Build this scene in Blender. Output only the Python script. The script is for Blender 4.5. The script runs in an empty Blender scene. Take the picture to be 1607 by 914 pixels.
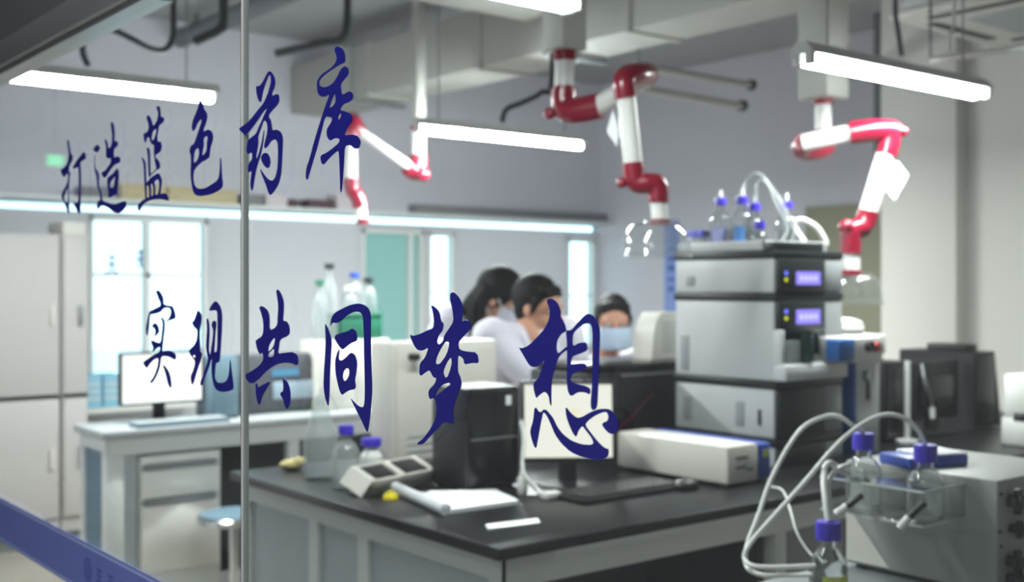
import bpy, bmesh, math, random
from mathutils import Vector, Matrix
random.seed(7)
scene = bpy.context.scene
COL = scene.collection

# ------------------------------------------------------------------ camera, world, exposure
F = 1800.0; W0, H0 = 1607.0, 914.0; CX, CY = 803.5, 450.0
EYE = Vector((0, 0, 1.5))
YAW = math.atan2(0.78087, 0.62470)
FW = Vector((math.cos(YAW), math.sin(YAW), 0)); RT = Vector((math.sin(YAW), -math.cos(YAW), 0)); UP = Vector((0, 0, 1))
cd = bpy.data.cameras.new('camera'); cam = bpy.data.objects.new('camera', cd); COL.objects.link(cam)
cam.location = EYE; cam.rotation_euler = (math.pi / 2, 0, YAW - math.pi / 2)
cd.sensor_width = 36; cd.lens = F / W0 * 36; cd.shift_y = (CY - H0 / 2) / W0
cd.clip_start = 0.05; cd.clip_end = 200
cd.dof.use_dof = True; cd.dof.focus_distance = 1.45; cd.dof.aperture_fstop = 4.2
scene.camera = cam
wd = bpy.data.worlds.new('daylight'); scene.world = wd; wd.use_nodes = True
bg = wd.node_tree.nodes['Background']; bg.inputs[0].default_value = (0.86, 0.96, 1.0, 1); bg.inputs[1].default_value = 4.0
vs = scene.view_settings
vs.view_transform = 'Standard'; vs.look = 'None'; vs.gamma = 1; vs.use_curve_mapping = False; vs.exposure = 0.0
scene.cycles.use_denoising = True
scene.cycles.max_bounces = 10; scene.cycles.transparent_max_bounces = 24
scene.cycles.caustics_reflective = False; scene.cycles.caustics_refractive = False
scene.cycles.sample_clamp_indirect = 4
LAMP_W = 34.0      # watts of each ceiling batten
TUBE_E = 60.0       # glow of the tubes themselves

# pixel -> point on a real plane
def ray(px, py): return FW + RT * ((px - CX) / F) + UP * ((CY - py) / F)
def at_d(px, py, d): return EYE + ray(px, py) * d
def at_z(px, py, z): v = ray(px, py); return EYE + v * ((z - 1.5) / v.z)
def at_x(px, py, x): v = ray(px, py); return EYE + v * (x / v.x)
def at_y(px, py, y): v = ray(px, py); return EYE + v * (y / v.y)

# ------------------------------------------------------------------ materials
def lin(h):
    h = h.lstrip('#'); o = []
    for i in (0, 2, 4):
        c = int(h[i:i + 2], 16) / 255
        o.append(c / 12.92 if c <= 0.04045 else ((c + 0.055) / 1.055) ** 2.4)
    return (*o, 1)
MATS = {}
def mat(name, hexc, rough=0.5, metal=0.0, vary=0.06, scale=8.0, emit=None, estr=0.0, spec=0.5, bump=0.0, coat=0.0):
    if name in MATS: return MATS[name]
    m = bpy.data.materials.new(name); m.use_nodes = True; nt = m.node_tree; b = nt.nodes['Principled BSDF']
    b.inputs['Roughness'].default_value = rough; b.inputs['Metallic'].default_value = metal
    b.inputs['Specular IOR Level'].default_value = spec; b.inputs['Coat Weight'].default_value = coat
    c = lin(hexc)
    tc = nt.nodes.new('ShaderNodeTexCoord'); n = nt.nodes.new('ShaderNodeTexNoise')
    n.inputs['Scale'].default_value = scale; n.inputs['Detail'].default_value = 4
    nt.links.new(tc.outputs['Object'], n.inputs['Vector'])
    mx = nt.nodes.new('ShaderNodeMix'); mx.data_type = 'RGBA'
    mx.inputs['A'].default_value = tuple(x * (1 - vary) for x in c[:3]) + (1,)
    mx.inputs['B'].default_value = tuple(min(1, x * (1 + vary)) for x in c[:3]) + (1,)
    nt.links.new(n.outputs['Fac'], mx.inputs['Factor']); nt.links.new(mx.outputs['Result'], b.inputs['Base Color'])
    if bump:
        bp = nt.nodes.new('ShaderNodeBump'); bp.inputs['Strength'].default_value = bump; bp.inputs['Distance'].default_value = 0.01
        nt.links.new(n.outputs['Fac'], bp.inputs['Height']); nt.links.new(bp.outputs['Normal'], b.inputs['Normal'])
    if emit: b.inputs['Emission Color'].default_value = lin(emit); b.inputs['Emission Strength'].default_value = estr
    MATS[name] = m; return m
def thin_glass(name, tint, refl=1.0, rough=0.0, body=0.0, bodycol='#ffffff'):
    if name in MATS: return MATS[name]
    m = bpy.data.materials.new(name); m.use_nodes = True; nt = m.node_tree; nt.nodes.clear()
    out = nt.nodes.new('ShaderNodeOutputMaterial'); tr = nt.nodes.new('ShaderNodeBsdfTransparent'); tr.inputs[0].default_value = lin(tint)
    gl = nt.nodes.new('ShaderNodeBsdfGlossy'); gl.inputs['Roughness'].default_value = rough
    ge = nt.nodes.new('ShaderNodeNewGeometry'); dt = nt.nodes.new('ShaderNodeVectorMath'); dt.operation = 'DOT_PRODUCT'
    nt.links.new(ge.outputs['Normal'], dt.inputs[0]); nt.links.new(ge.outputs['Incoming'], dt.inputs[1])
    def mth(op, a, b=None):
        n = nt.nodes.new('ShaderNodeMath'); n.operation = op
        for i, v in enumerate((a, b)):
            if v is None: continue
            if isinstance(v, (int, float)): n.inputs[i].default_value = v
            else: nt.links.new(v, n.inputs[i])
        return n.outputs[0]
    cs = mth('ABSOLUTE', dt.outputs['Value']); k5 = mth('POWER', mth('SUBTRACT', 1.0, cs), 5.0)      # Fresnel of thin glass, the same from both sides
    fac = mth('MINIMUM', mth('MULTIPLY', mth('ADD', mth('MULTIPLY', k5, 0.96), 0.04), refl), 1.0)
    mix = nt.nodes.new('ShaderNodeMixShader')
    nt.links.new(fac, mix.inputs[0]); nt.links.new(tr.outputs[0], mix.inputs[1]); nt.links.new(gl.outputs[0], mix.inputs[2])
    last = mix.outputs[0]
    if body > 0:
        df = nt.nodes.new('ShaderNodeBsdfDiffuse'); df.inputs[0].default_value = lin(bodycol)
        m2 = nt.nodes.new('ShaderNodeMixShader'); m2.inputs[0].default_value = body
        nt.links.new(last, m2.inputs[1]); nt.links.new(df.outputs[0], m2.inputs[2]); last = m2.outputs[0]
    nt.links.new(last, out.inputs['Surface']); MATS[name] = m; return m
def frosted(name, hexc, k):
    m = mat(name, hexc, 0.6, vary=0.03, scale=2); nt = m.node_tree; out = nt.nodes['Material Output']; b = nt.nodes['Principled BSDF']
    tl = nt.nodes.new('ShaderNodeBsdfTranslucent'); tl.inputs[0].default_value = lin(hexc); mx = nt.nodes.new('ShaderNodeMixShader'); mx.inputs[0].default_value = k
    nt.links.new(b.outputs[0], mx.inputs[1]); nt.links.new(tl.outputs[0], mx.inputs[2]); nt.links.new(mx.outputs[0], out.inputs['Surface']); return m
def emis(name, hexc, s):
    if name in MATS: return MATS[name]
    m = bpy.data.materials.new(name); m.use_nodes = True; nt = m.node_tree; nt.nodes.clear()
    out = nt.nodes.new('ShaderNodeOutputMaterial'); e = nt.nodes.new('ShaderNodeEmission')
    e.inputs[0].default_value = lin(hexc); e.inputs[1].default_value = s
    nt.links.new(e.outputs[0], out.inputs['Surface']); MATS[name] = m; return m
def screen_mat(name, c1, c2, c3, s, scale):
    m = bpy.data.materials.new(name); m.use_nodes = True; nt = m.node_tree; nt.nodes.clear()
    out = nt.nodes.new('ShaderNodeOutputMaterial'); e = nt.nodes.new('ShaderNodeEmission'); e.inputs[1].default_value = s
    tc = nt.nodes.new('ShaderNodeTexCoord'); v = nt.nodes.new('ShaderNodeTexVoronoi'); v.inputs['Scale'].default_value = scale
    v.distance = 'CHEBYCHEV'
    nt.links.new(tc.outputs['Object'], v.inputs['Vector']); r = nt.nodes.new('ShaderNodeValToRGB'); r.color_ramp.interpolation = 'CONSTANT'
    r.color_ramp.elements[0].color = lin(c1); r.color_ramp.elements[1].position = 0.62; r.color_ramp.elements[1].color = lin(c2)
    k = r.color_ramp.elements.new(0.86); k.color = lin(c3)
    sp = nt.nodes.new('ShaderNodeSeparateColor'); nt.links.new(v.outputs['Color'], sp.inputs[0]); nt.links.new(sp.outputs[0], r.inputs[0])
    nt.links.new(r.outputs[0], e.inputs[0]); nt.links.new(e.outputs[0], out.inputs['Surface']); return m

PANE = thin_glass('partition_glass', '#f4f8f6', 0.8)
CLEAR = thin_glass('clear_glass', '#f8fafa', 1.6, 0.02, 0.012)
ACRYL = thin_glass('clear_acrylic', '#f8faf9', 1.4, 0.03, 0.008)
def real_glass(name, hexc):
    m = bpy.data.materials.new(name); m.use_nodes = True; b = m.node_tree.nodes['Principled BSDF']
    b.inputs['Base Color'].default_value = lin(hexc); b.inputs['Transmission Weight'].default_value = 1; b.inputs['Roughness'].default_value = 0.02; b.inputs['IOR'].default_value = 1.45
    MATS[name] = m; return m
BOROS = real_glass('borosilicate_glass', '#f7fafa')
HOODM = thin_glass('clear_hood', '#f1f4f4', 2.4, 0.04, 0.05)
HAZYPL = thin_glass('cloudy_plastic', '#eef2f2', 1.2, 0.15, 0.22, '#e3e9e9')
TEALG = thin_glass('teal_window_glass', '#93b8b5', 1.0, 0.0, 0.4, '#c5dcda')
CLEARW = thin_glass('window_glass', '#e8f6fa', 0.8)
WALL = mat('painted_wall', '#d9d8e0', 0.85, vary=0.02, scale=2)
PARTW = frosted('frosted_partition', '#e2e2e6', 0.35)
COLW = mat('column_paint', '#d8d5cf', 0.85, vary=0.02, scale=2)
CEIL = mat('ceiling_paint', '#a9a9ab', 0.9, vary=0.05, scale=1.5)
FLOOR = mat('floor_vinyl', '#a39d92', 0.35, vary=0.06, scale=3)
TRIMW = mat('white_trim', '#e6e9e8', 0.4, vary=0.01)
ALU = mat('aluminium', '#a9adb0', 0.35, 0.7, vary=0.04)
SEAL = mat('clear_seal', '#dfe3e2', 0.25, vary=0.02)
DARKSEAL = mat('dark_glass_edge', '#20282a', 0.2, vary=0.1)
VINYL = mat('navy_vinyl', '#101382', 0.45, vary=0.04, scale=20)
STRIPE = mat('blue_stripe_vinyl', '#6d7cc8', 0.6, vary=0.04)
STRIPEL = mat('pale_blue_stripe_edge', '#a9bdea', 0.6, vary=0.03)
STRIPEM = mat('faint_blue_mark', '#5667b5', 0.6, vary=0.03)
EPOXY = mat('black_epoxy', '#121315', 0.32, vary=0.15, scale=14, spec=0.35)
BFRAME = mat('bench_frame_grey', '#c9ccca', 0.45, vary=0.02)
BPANEL = mat('bench_panel_blue_grey', '#a6aeb3', 0.5, vary=0.03)
BDARK = mat('bench_shaded_interior', '#3d4044', 0.7, vary=0.06)  # shade under the worktops is put into this dark grey
WHITE = mat('white_enamel', '#dcdcd8', 0.4, vary=0.02)
CREAM = mat('cream_enamel', '#d6d3cb', 0.45, vary=0.02)
HGREY = mat('instrument_light_grey', '#d0d2d2', 0.4, vary=0.02)
HGREY2 = mat('instrument_mid_grey', '#9da1a3', 0.45, vary=0.03)
HBLACK = mat('instrument_charcoal', '#1c2124', 0.4, vary=0.08)
BLACKP = mat('black_plastic', '#18191b', 0.45, vary=0.1)
BLACKG = mat('black_gloss', '#141518', 0.2, vary=0.1)
RED = mat('crimson_plastic', '#820f29', 0.3, vary=0.06, coat=0.3)
PIPEW = mat('white_pipe', '#e3e2de', 0.35, vary=0.02)
DUCT = mat('grey_duct_sheet', '#b3b2ab', 0.6, vary=0.04, scale=3)
DUCTD = mat('dark_duct', '#6c6f74', 0.6, vary=0.05)
CABLE = mat('dark_cable', '#2e3134', 0.6, vary=0.1)
CAPB = mat('blue_cap', '#3b2ab8', 0.35, vary=0.05)
TUBEW = mat('white_tubing', '#dfe0dc', 0.3, vary=0.03)
BLUE = mat('strong_blue', '#1f5fa8', 0.4, vary=0.05)
NAVYB = mat('deep_blue', '#2546a0', 0.4, vary=0.05)
PAPER = mat('white_paper', '#eceef0', 0.8, vary=0.02)
YELLOW = mat('yellow_plastic', '#d8c81e', 0.4, vary=0.05)
CHROME = mat('chrome', '#c9cccf', 0.15, 1.0, vary=0.03)
STEEL = mat('grey_metal', '#8c9093', 0.4, 0.5, vary=0.04)
SKIN = mat('skin', '#c08e76', 0.5, vary=0.05, scale=12)
HAIR = mat('black_hair', '#131214', 0.65, vary=0.3, scale=60, bump=0.4, spec=0.2)
COAT = mat('lab_coat_cloth', '#d9d6e2', 0.85, vary=0.03, scale=12, bump=0.15)
SHIRT = mat('dark_shirt', '#3a3d44', 0.8)
TROUS = mat('dark_trousers', '#2a2d35', 0.85)
SHOE = mat('black_shoe', '#1b1b1c', 0.5)
MASKM = mat('mask_pale_blue', '#bcd0e4', 0.8, vary=0.03)
MASKG = mat('mask_grey', '#b9bcc4', 0.8, vary=0.03)
EYEW = mat('eye_white', '#d8d6d2', 0.3); IRIS = mat('dark_iris', '#1b1512', 0.2)
OLIVE = mat('olive_door_paint', '#9b9a83', 0.6, vary=0.03)
GREEN = mat('green_plastic', '#1f6a52', 0.45, vary=0.08)
CARD = mat('cardboard_beige', '#cbbd98', 0.8, vary=0.06)
GREYBOX = mat('grey_box', '#87868a', 0.7, vary=0.05)
MAUVE = mat('dark_mauve_box', '#5b474d', 0.7, vary=0.05)
PINKW = mat('pale_pink_box', '#dcd2d6', 0.7, vary=0.03)
TEALBOX = mat('teal_grey_casing', '#5c7482', 0.5, vary=0.05)
LABELW = mat('label_print_yellow_green', '#c6cf5a', 0.6)
INK = mat('dark_print', '#3c3e44', 0.6)
LILACD = emis('violet_display', '#9a8cff', 1.5)
DIGIT = emis('violet_display_digits', '#c9c2ff', 1.8)
LEDB = emis('blue_led', '#6f77ff', 2.0); LEDY = emis('yellow_led', '#d6d832', 1.4); LEDR = mat('red_button', '#c43a3a', 0.4)
TUBE_M = emis('lit_tube', '#f6fbff', TUBE_E); TUBE_NEAR = emis('lit_tube_soft', '#f6fbff', TUBE_E * 0.75); TUBE_FAR = emis('lit_tube_bright', '#f6fbff', TUBE_E * 3.0)
GREENSIGN = emis('green_sign_face', '#39d98a', 3.5)
CYAND = emis('cyan_display', '#7fc4f2', 0.9)

# ------------------------------------------------------------------ mesh helpers
class MB:
    def __init__(s): s.bm = bmesh.new()
    def _add(s, t, M=None):
        if M is not None: bmesh.ops.transform(t, matrix=M, verts=t.verts)
        me = bpy.data.meshes.new('t'); t.to_mesh(me); t.free(); s.bm.from_mesh(me); bpy.data.meshes.remove(me); return s
    def box(s, a, b, bev=0.0, M=None, seg=2):
        t = bmesh.new(); bmesh.ops.create_cube(t, size=1)
        a, b = Vector(a), Vector(b); c = (a + b) / 2; d = b - a
        for v in t.verts: v.co = Vector((v.co.x * d.x, v.co.y * d.y, v.co.z * d.z)) + c
        if bev > 0: bmesh.ops.bevel(t, geom=t.edges[:], offset=min(bev, 0.45 * min(abs(d.x), abs(d.y), abs(d.z))), segments=seg, affect='EDGES', profile=0.5)
        return s._add(t, M)
    def cyl(s, p, q, r, r2=None, seg=24, caps=True):
        p, q = Vector(p), Vector(q); r2 = r if r2 is None else r2; d = q - p
        t = bmesh.new(); bmesh.ops.create_cone(t, cap_ends=caps, segments=seg, radius1=r, radius2=r2, depth=d.length)
        return s._add(t, Matrix.Translation((p + q) / 2) @ d.to_track_quat('Z', 'Y').to_matrix().to_4x4())
    def sph(s, c, r, sc=(1, 1, 1), M=None, u=24, v=16):
        t = bmesh.new(); bmesh.ops.create_uvsphere(t, u_segments=u, v_segments=v, radius=r)
        for w in t.verts: w.co = Vector((w.co.x * sc[0], w.co.y * sc[1], w.co.z * sc[2]))
        m = Matrix.Translation(Vector(c)) @ (M.to_4x4() if M is not None else Matrix.Identity(4)); return s._add(t, m)
    def cap(s, p, q, r, r2=None, seg=16):
        r2 = r if r2 is None else r2
        s.cyl(p, q, r, r2, seg); s.sph(p, r, u=seg, v=10); s.sph(q, r2, u=seg, v=10); return s
    def lathe(s, prof, c=(0, 0, 0), seg=32, M=None):
        t = bmesh.new(); rings = []
        for r, z in prof:
            if r < 1e-5: rings.append([t.verts.new((0, 0, z))])
            else: rings.append([t.verts.new((r * math.cos(2 * math.pi * k / seg), r * math.sin(2 * math.pi * k / seg), z)) for k in range(seg)])
        for A, B in zip(rings, rings[1:]):
            for k in range(seg):
                n = (k + 1) % seg
                f = [A[k % len(A)], A[n % len(A)], B[n % len(B)], B[k % len(B)]]
                g = []
                for v in f:
                    if v not in g: g.append(v)
                if len(g) > 2: t.faces.new(g)
        bmesh.ops.recalc_face_normals(t, faces=t.faces)
        m = Matrix.Translation(Vector(c)) @ (M.to_4x4() if M is not None else Matrix.Identity(4)); return s._add(t, m)
    def tube(s, pts, r, seg=12, smooth=6, taper=None):
        P = [Vector(p) for p in pts]
        if smooth and len(P) > 2: P = catmull(P, smooth)
        t = bmesh.new(); rings = []; nrm = None
        for i, p in enumerate(P):
            d = (P[min(i + 1, len(P) - 1)] - P[max(i - 1, 0)]).normalized()
            if nrm is None: nrm = d.orthogonal().normalized()
            nrm = (nrm - d * nrm.dot(d)).normalized(); bn = d.cross(nrm)
            rr = r if taper is None else r + (taper - r) * i / (len(P) - 1)
            rings.append([t.verts.new(p + (nrm * math.cos(2 * math.pi * k / seg) + bn * math.sin(2 * math.pi * k / seg)) * rr) for k in range(seg)])
        for A, B in zip(rings, rings[1:]):
            for k in range(seg): t.faces.new((A[k], A[(k + 1) % seg], B[(k + 1) % seg], B[k]))
        t.faces.new(rings[0][::-1]); t.faces.new(rings[-1]); bmesh.ops.recalc_face_normals(t, faces=t.faces)
        return s._add(t)
    def poly(s, pts, n):      # a slab: outline pts pushed along n
        t = bmesh.new(); n = Vector(n); a = [t.verts.new(Vector(p)) for p in pts]; b = [t.verts.new(Vector(p) + n) for p in pts]
        t.faces.new(a); t.faces.new(b[::-1])
        for k in range(len(a)): t.faces.new((a[k], b[k], b[(k + 1) % len(a)], a[(k + 1) % len(a)]))
        bmesh.ops.recalc_face_normals(t, faces=t.faces); return s._add(t)
    def build(s, name, m, parent=None, ang=0.7):
        me = bpy.data.meshes.new(name); s.bm.to_mesh(me); s.bm.free()
        o = bpy.data.objects.new(name, me); COL.objects.link(o); me.materials.append(m)
        if parent is not None:
            o.parent = parent
            off = parent.matrix_basis.translation.copy()
            if parent.parent is not None: off = off + parent.parent.matrix_basis.translation
            if parent.type == 'EMPTY' or parent.parent is not None or True:
                for v in me.vertices: v.co -= ORG.get(parent.name, Vector((0, 0, 0)))
        me.polygons.foreach_set('use_smooth', [True] * len(me.polygons)); me.set_sharp_from_angle(angle=ang); me.update()
        if parent is not None: ORG[o.name] = ORG.get(parent.name, Vector((0, 0, 0)))
        return o
ORG = {}     # world place of each object's origin
def catmull(P, n):
    out = []
    for i in range(len(P) - 1):
        a, b, c, d = P[max(i - 1, 0)], P[i], P[i + 1], P[min(i + 2, len(P) - 1)]
        for k in range(n):
            t = k / n
            out.append(0.5 * ((2 * b) + (c - a) * t + (2 * a - 5 * b + 4 * c - d) * t * t + (3 * b - a - 3 * c + d) * t ** 3))
    out.append(P[-1]); return out
def thing(name, label, cat, loc=(0, 0, 0), group=None):
    o = bpy.data.objects.new(name, None); COL.objects.link(o); o.location = loc; o.empty_display_size = 0.05
    ORG[o.name] = Vector(loc); o['label'] = label; o['category'] = cat
    if group: o['group'] = group
    return o
def tag(o, label, cat, group=None):
    o['label'] = label; o['category'] = cat
    if group: o['group'] = group
    return o
def origin(o, p):       # move a one-mesh thing's origin to p
    p = Vector(p)
    for v in o.data.vertices: v.co -= p
    o.location = p; ORG[o.name] = p; return o
def struct(o): o['kind'] = 'structure'; return o
def dup(root, loc, label, group=None):
    r = root.copy(); COL.objects.link(r); r.location = loc; r['label'] = label
    if group: r['group'] = group
    for ch in list(root.children):
        c = ch.copy(); COL.objects.link(c); c.parent = r
        for g in list(ch.children):
            d = g.copy(); COL.objects.link(d); d.parent = c
    return r

# ------------------------------------------------------------------ the setting
GX = 0.80; ZC = 3.30; YB = 7.5; XR = 7.0
struct(MB().box((-1.3, -2.0, -0.12), (7.3, 12.0, 0.0)).build('floor', FLOOR))
struct(MB().box((-1.3, -2.0, ZC), (7.3, 12.0, ZC + 0.12)).build('ceiling', CEIL))
# partition wall at the back, with its openings
def bp(px, py): p = at_y(px, py, YB); return p.x, p.z
WT = 0.10
ops = []          # (x0, x1, z0, z1)
for px0, px1, pt, pb in ((140, 325, 343, 600), (568, 664, 362, 545), (672, 713, 366, 545), (890, 945, 376, 545)):
    x0, _ = bp(px0, 450); x1, _ = bp(px1, 450); z1 = bp((px0 + px1) / 2, pt)[1]; z0 = bp((px0 + px1) / 2, pb)[1]
    ops.append((x0, x1, max(z0, 0.9), z1))
ops[-1] = (ops[-1][0], XR - 0.06, ops[-1][2], ops[-1][3])
SL0, SL1 = 1.985, 2.035     # daylight slit under the ledge
w = MB(); xs = GX
for x0, x1, z0, z1 in ops:
    w.box((xs, YB, 0), (x0, YB + WT, SL0)); w.box((x0, YB, 0), (x1, YB + WT, z0)); w.box((x0, YB, z1), (x1, YB + WT, SL0)); xs = x1
w.box((xs, YB, 0), (XR, YB + WT, SL0))
struct(w.build('wall_back', PARTW))
struct(MB().box((GX, YB, SL1), (XR, YB + WT, ZC)).build('wall_back_upper', WALL))
g = MB().box((GX, YB + 0.04, SL0), (XR, YB + 0.05, SL1)).build('window_5', CLEARW); struct(g)
for k, (x0, x1, z0, z1) in enumerate(ops):
    f = struct(MB().box((x0, YB + 0.04, z0), (x1, YB + 0.048, z1)).build('window_%d' % (k + 1), TEALG if k == 1 else CLEARW))
    b = MB()
    b.box((x0, YB - 0.01, z0), (x0 + 0.025, YB + 0.06, z1)); b.box((x1 - 0.025, YB - 0.01, z0), (x1, YB + 0.06, z1))
    b.box((x0, YB - 0.01, z0), (x1, YB + 0.06, z0 + 0.025)); b.box((x0, YB - 0.01, z1 - 0.025), (x1, YB + 0.06, z1))
    if k == 0:
        xm = bp(232, 450)[0]; b.box((xm - 0.02, YB, z0), (xm + 0.02, YB + 0.06, z1)); zm = bp(232, 432)[1]; b.box((x0, YB, zm - 0.012), (x1, YB + 0.06, zm + 0.012))
        for j in range(5): b.box((x0, YB + 0.05, z0 + 0.05 + j * 0.03), (x1, YB + 0.056, z0 + 0.06 + j * 0.03))
    if k == 0:
        for (mx, my) in ((178, 412), (222, 404)):
            px_, pz_ = bp(mx, my); mk = MB()
            for (dx, dz, ww, hh) in ((-0.02, 0.03, 0.05, 0.014), (-0.004, -0.06, 0.014, 0.11), (-0.035, -0.02, 0.08, 0.014), (-0.04, -0.07, 0.03, 0.014), (0.01, -0.07, 0.035, 0.014)): mk.box((px_ + dx, YB + 0.034, pz_ + dz), (px_ + dx + ww, YB + 0.0385, pz_ + dz + hh))
            mk.build('window_lettering', NAVYB, f)
    if k == 1:
        xm = x0 + (x1 - x0) * 0.8; b.box((xm - 0.015, YB, z0), (xm + 0.015, YB + 0.06, z1))
    if k in (2, 3): zm = z0 + (z1 - z0) * 0.48; b.box((x0, YB, zm - 0.008), (x1, YB + 0.06, zm + 0.008))
    b.build('window_frame', TRIMW, f)
# ledge above the openings and the dark cable tray along it
zl = 2.04
struct(MB().box((GX + 0.3, YB - 0.22, zl), (XR - 0.02, YB, zl + 0.022), 0.004).build('trim_1', TRIMW))
tray = MB(); xa = bp(640, 340)[0]
tray.box((xa, YB - 0.12, zl + 0.03), (XR - 0.02, YB - 0.002, zl + 0.10), 0.006)
o = tray.build('cable_tray', GREYBOX); tag(origin(o, (xa, YB - 0.06, zl + 0.03)), 'long grey cable trunking above the bright window slit on the back partition', 'cable tray')
# other walls
struct(MB().box((XR, 3.9, 0), (XR + 0.12, YB + WT, ZC)).build('wall_right', WALL))
struct(MB().box((6.0, -2.0, 0), (6.12, 3.43, ZC)).build('wall_right_near', COLW))
struct(MB().box((5.9, 3.43, 0), (XR + 0.12, 3.91, ZC), 0.01).build('wall_right_column', COLW))
struct(MB().box((-1.3, -2.12, 0), (7.3, -2.0, ZC)).build('wall_front', WALL))
struct(MB().box((-1.3, -2.0, 0), (-1.2, 12.0, ZC)).build('wall_corridor', WALL))
struct(MB().box((-1.3, 11.9, 0), (GX, 12.0, ZC)).build('wall_corridor_end', WALL))
struct(MB().box((GX - 0.05, 4.6, 0), (GX + 0.05, 12.0, ZC)).build('wall_left', WALL))
struct(MB().box((-1.2, -2.0, 2.75), (GX - 0.06, 11.9, 2.78)).build('ceiling_corridor', WALL))
# olive door on the far side wall
dy1 = at_x(1268, 400, XR).y; dy0 = at_x(1392, 400, XR).y; dz = at_x(1330, 322, XR).z
d1 = struct(MB().box((XR - 0.035, dy0, 0.01), (XR - 0.001, dy1, dz), 0.004).build('door_1', OLIVE))
MB().cyl((XR - 0.10, dy0 + 0.08, 1.0), (XR - 0.035, dy0 + 0.08, 1.0), 0.012).cyl((XR - 0.09, dy0 + 0.08, 1.0), (XR - 0.09, dy0 + 0.19, 1.0), 0.01).build('door_handle', STEEL, d1)
# glass front: two panes, the joint, the header
YJ = at_x(380, 450, GX).y; YL = 4.55
HZ0, HZ1 = 2.035, 2.095
pl = struct(MB().box((GX, YJ + 0.008, 0.02), (GX + 0.010, YL, HZ0)).build('window_6', PANE))
pr = struct(MB().box((GX, -1.95, 0.02), (GX + 0.010, YJ - 0.004, 2.9)).build('window_7', PANE))
struct(MB().box((GX - 0.001, YJ - 0.003, 0.02), (GX + 0.011, YJ + 0.0035, 2.9), 0.002).build('trim_2', SEAL))
struct(MB().box((GX + 0.001, YJ + 0.0036, 0.02), (GX + 0.010, YJ + 0.0078, 2.9)).build('trim_3', DARKSEAL))
h = MB(); h.box((GX - 0.035, YJ + 0.35, HZ0), (GX + 0.045, YL, HZ1), 0.003); h.box((GX - 0.02, YJ + 0.35, HZ0 - 0.012), (GX + 0.03, YL, HZ0 + 0.001))
struct(h.build('trim_4', ALU))
struct(MB().box((GX - 0.02, YJ + 0.35, HZ1), (GX + 0.03, YL, ZC)).build('wall_over_glass', DUCTD))
struct(MB().box((GX - 0.02, -1.95, 2.9), (GX + 0.03, YJ + 0.35, ZC)).build('wall_over_glass_near', DUCTD))
struct(MB().box((GX - 0.02, -2.0, 0), (GX + 0.03, YL, 0.02)).build('trim_5', ALU))
# exit lamp hanging in the corridor (mirrored in the glass)
t = thing('exit_sign', 'small green lit sign hanging in the corridor, mirrored faintly in the glass', 'sign', (-0.66, 7.45, 2.24))
MB().box((-0.72, 7.44, 2.25), (-0.60, 7.47, 2.34), 0.006).build('casing', GREEN, t)
MB().box((-0.71, 7.436, 2.26), (-0.61, 7.4395, 2.33)).build('lit_face', GREENSIGN, t)
MB().cyl((-0.66, 7.455, 2.34), (-0.66, 7.455, 2.75), 0.008, seg=10).build('hanging_rod', STEEL, t)

# ------------------------------------------------------------------ lamps
def area(loc, sx, sy, w, col=(1, 1, 1)):
    ld = bpy.data.lights.new('tube_light', 'AREA'); ld.shape = 'RECTANGLE'; ld.size = sx; ld.size_y = sy; ld.energy = w; ld.color = col
    o = bpy.data.objects.new('tube_light', ld); COL.objects.link(o); o.location = loc; return o
def batten(x0, x1, y, z, label, w=LAMP_W, twin=False, tm=TUBE_M, group='suspended tube lights'):
    t = thing('tube_light_fitting', label, 'ceiling light', (x0, y, z), group)
    hw = 0.05 if twin else 0.03
    MB().poly([(x0, y - 0.022, z + 0.055), (x0, y + 0.022, z + 0.055), (x0, y + hw, z + 0.018), (x0, y + hw, z + 0.012), (x0, y - hw, z + 0.012), (x0, y - hw, z + 0.018)], (x1 - x0, 0, 0)).build('body', WHITE, t)
    for dy in ((-0.026, 0.026) if twin else (0,)):
        MB().cyl((x0 + 0.03, y + dy, z - 0.010), (x1 - 0.03, y + dy, z - 0.010), 0.013 if twin else 0.020, seg=16).build('tube', tm, t)
        for xx in (x0 + 0.004, x1 - 0.028): MB().box((xx, y + dy - 0.018, z - 0.026), (xx + 0.024, y + dy + 0.018, z + 0.014), 0.004).build('tube_holder', WHITE, t)
    for xx in (x0 + 0.15, x1 - 0.15): MB().cyl((xx, y, z + 0.05), (xx, y, ZC), 0.004, seg=8).build('hanging_rod', STEEL, t)
    l = area((0, 0, 0), x1 - x0 - 0.1, 0.05, w); l.parent = t; l.location = ((x1 - x0) / 2, 0, -0.036)
    return t
batten(1.31, 2.27, 5.04, 2.385, 'lit tube light hanging behind the tall glass pane above the drawers bench', LAMP_W * 2, tm=TUBE_FAR)
batten(3.378, 4.578, 5.04, 2.34, 'lit tube light hanging in the middle of the room behind the nearest red jointed arm', LAMP_W * 3, tm=TUBE_FAR)
batten(3.267, 4.467, 2.48, 2.295, 'twin tube light with white reflector hanging beside the ceiling cassette', LAMP_W * 1.2, True, TUBE_NEAR)
batten(0.99, 2.19, 2.44, 2.305, 'twin tube light cut off by the top of the frame near the glass', LAMP_W * 0.8, True, TUBE_NEAR)
cl = thing('added_corridor_light', 'flat corridor ceiling light added unseen behind the viewer', 'ceiling light', (-0.3, 1.0, 2.75))
MB().box((-0.6, 0.4, 2.72), (0.0, 1.6, 2.75), 0.005).build('frame', WHITE, cl)
l = area((0, 0, 0), 0.5, 1.1, 22); l.parent = cl; l.location = (0, 0, -0.04)  # unseen lamp, added to light the stripe and the reflections in the glass

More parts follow.
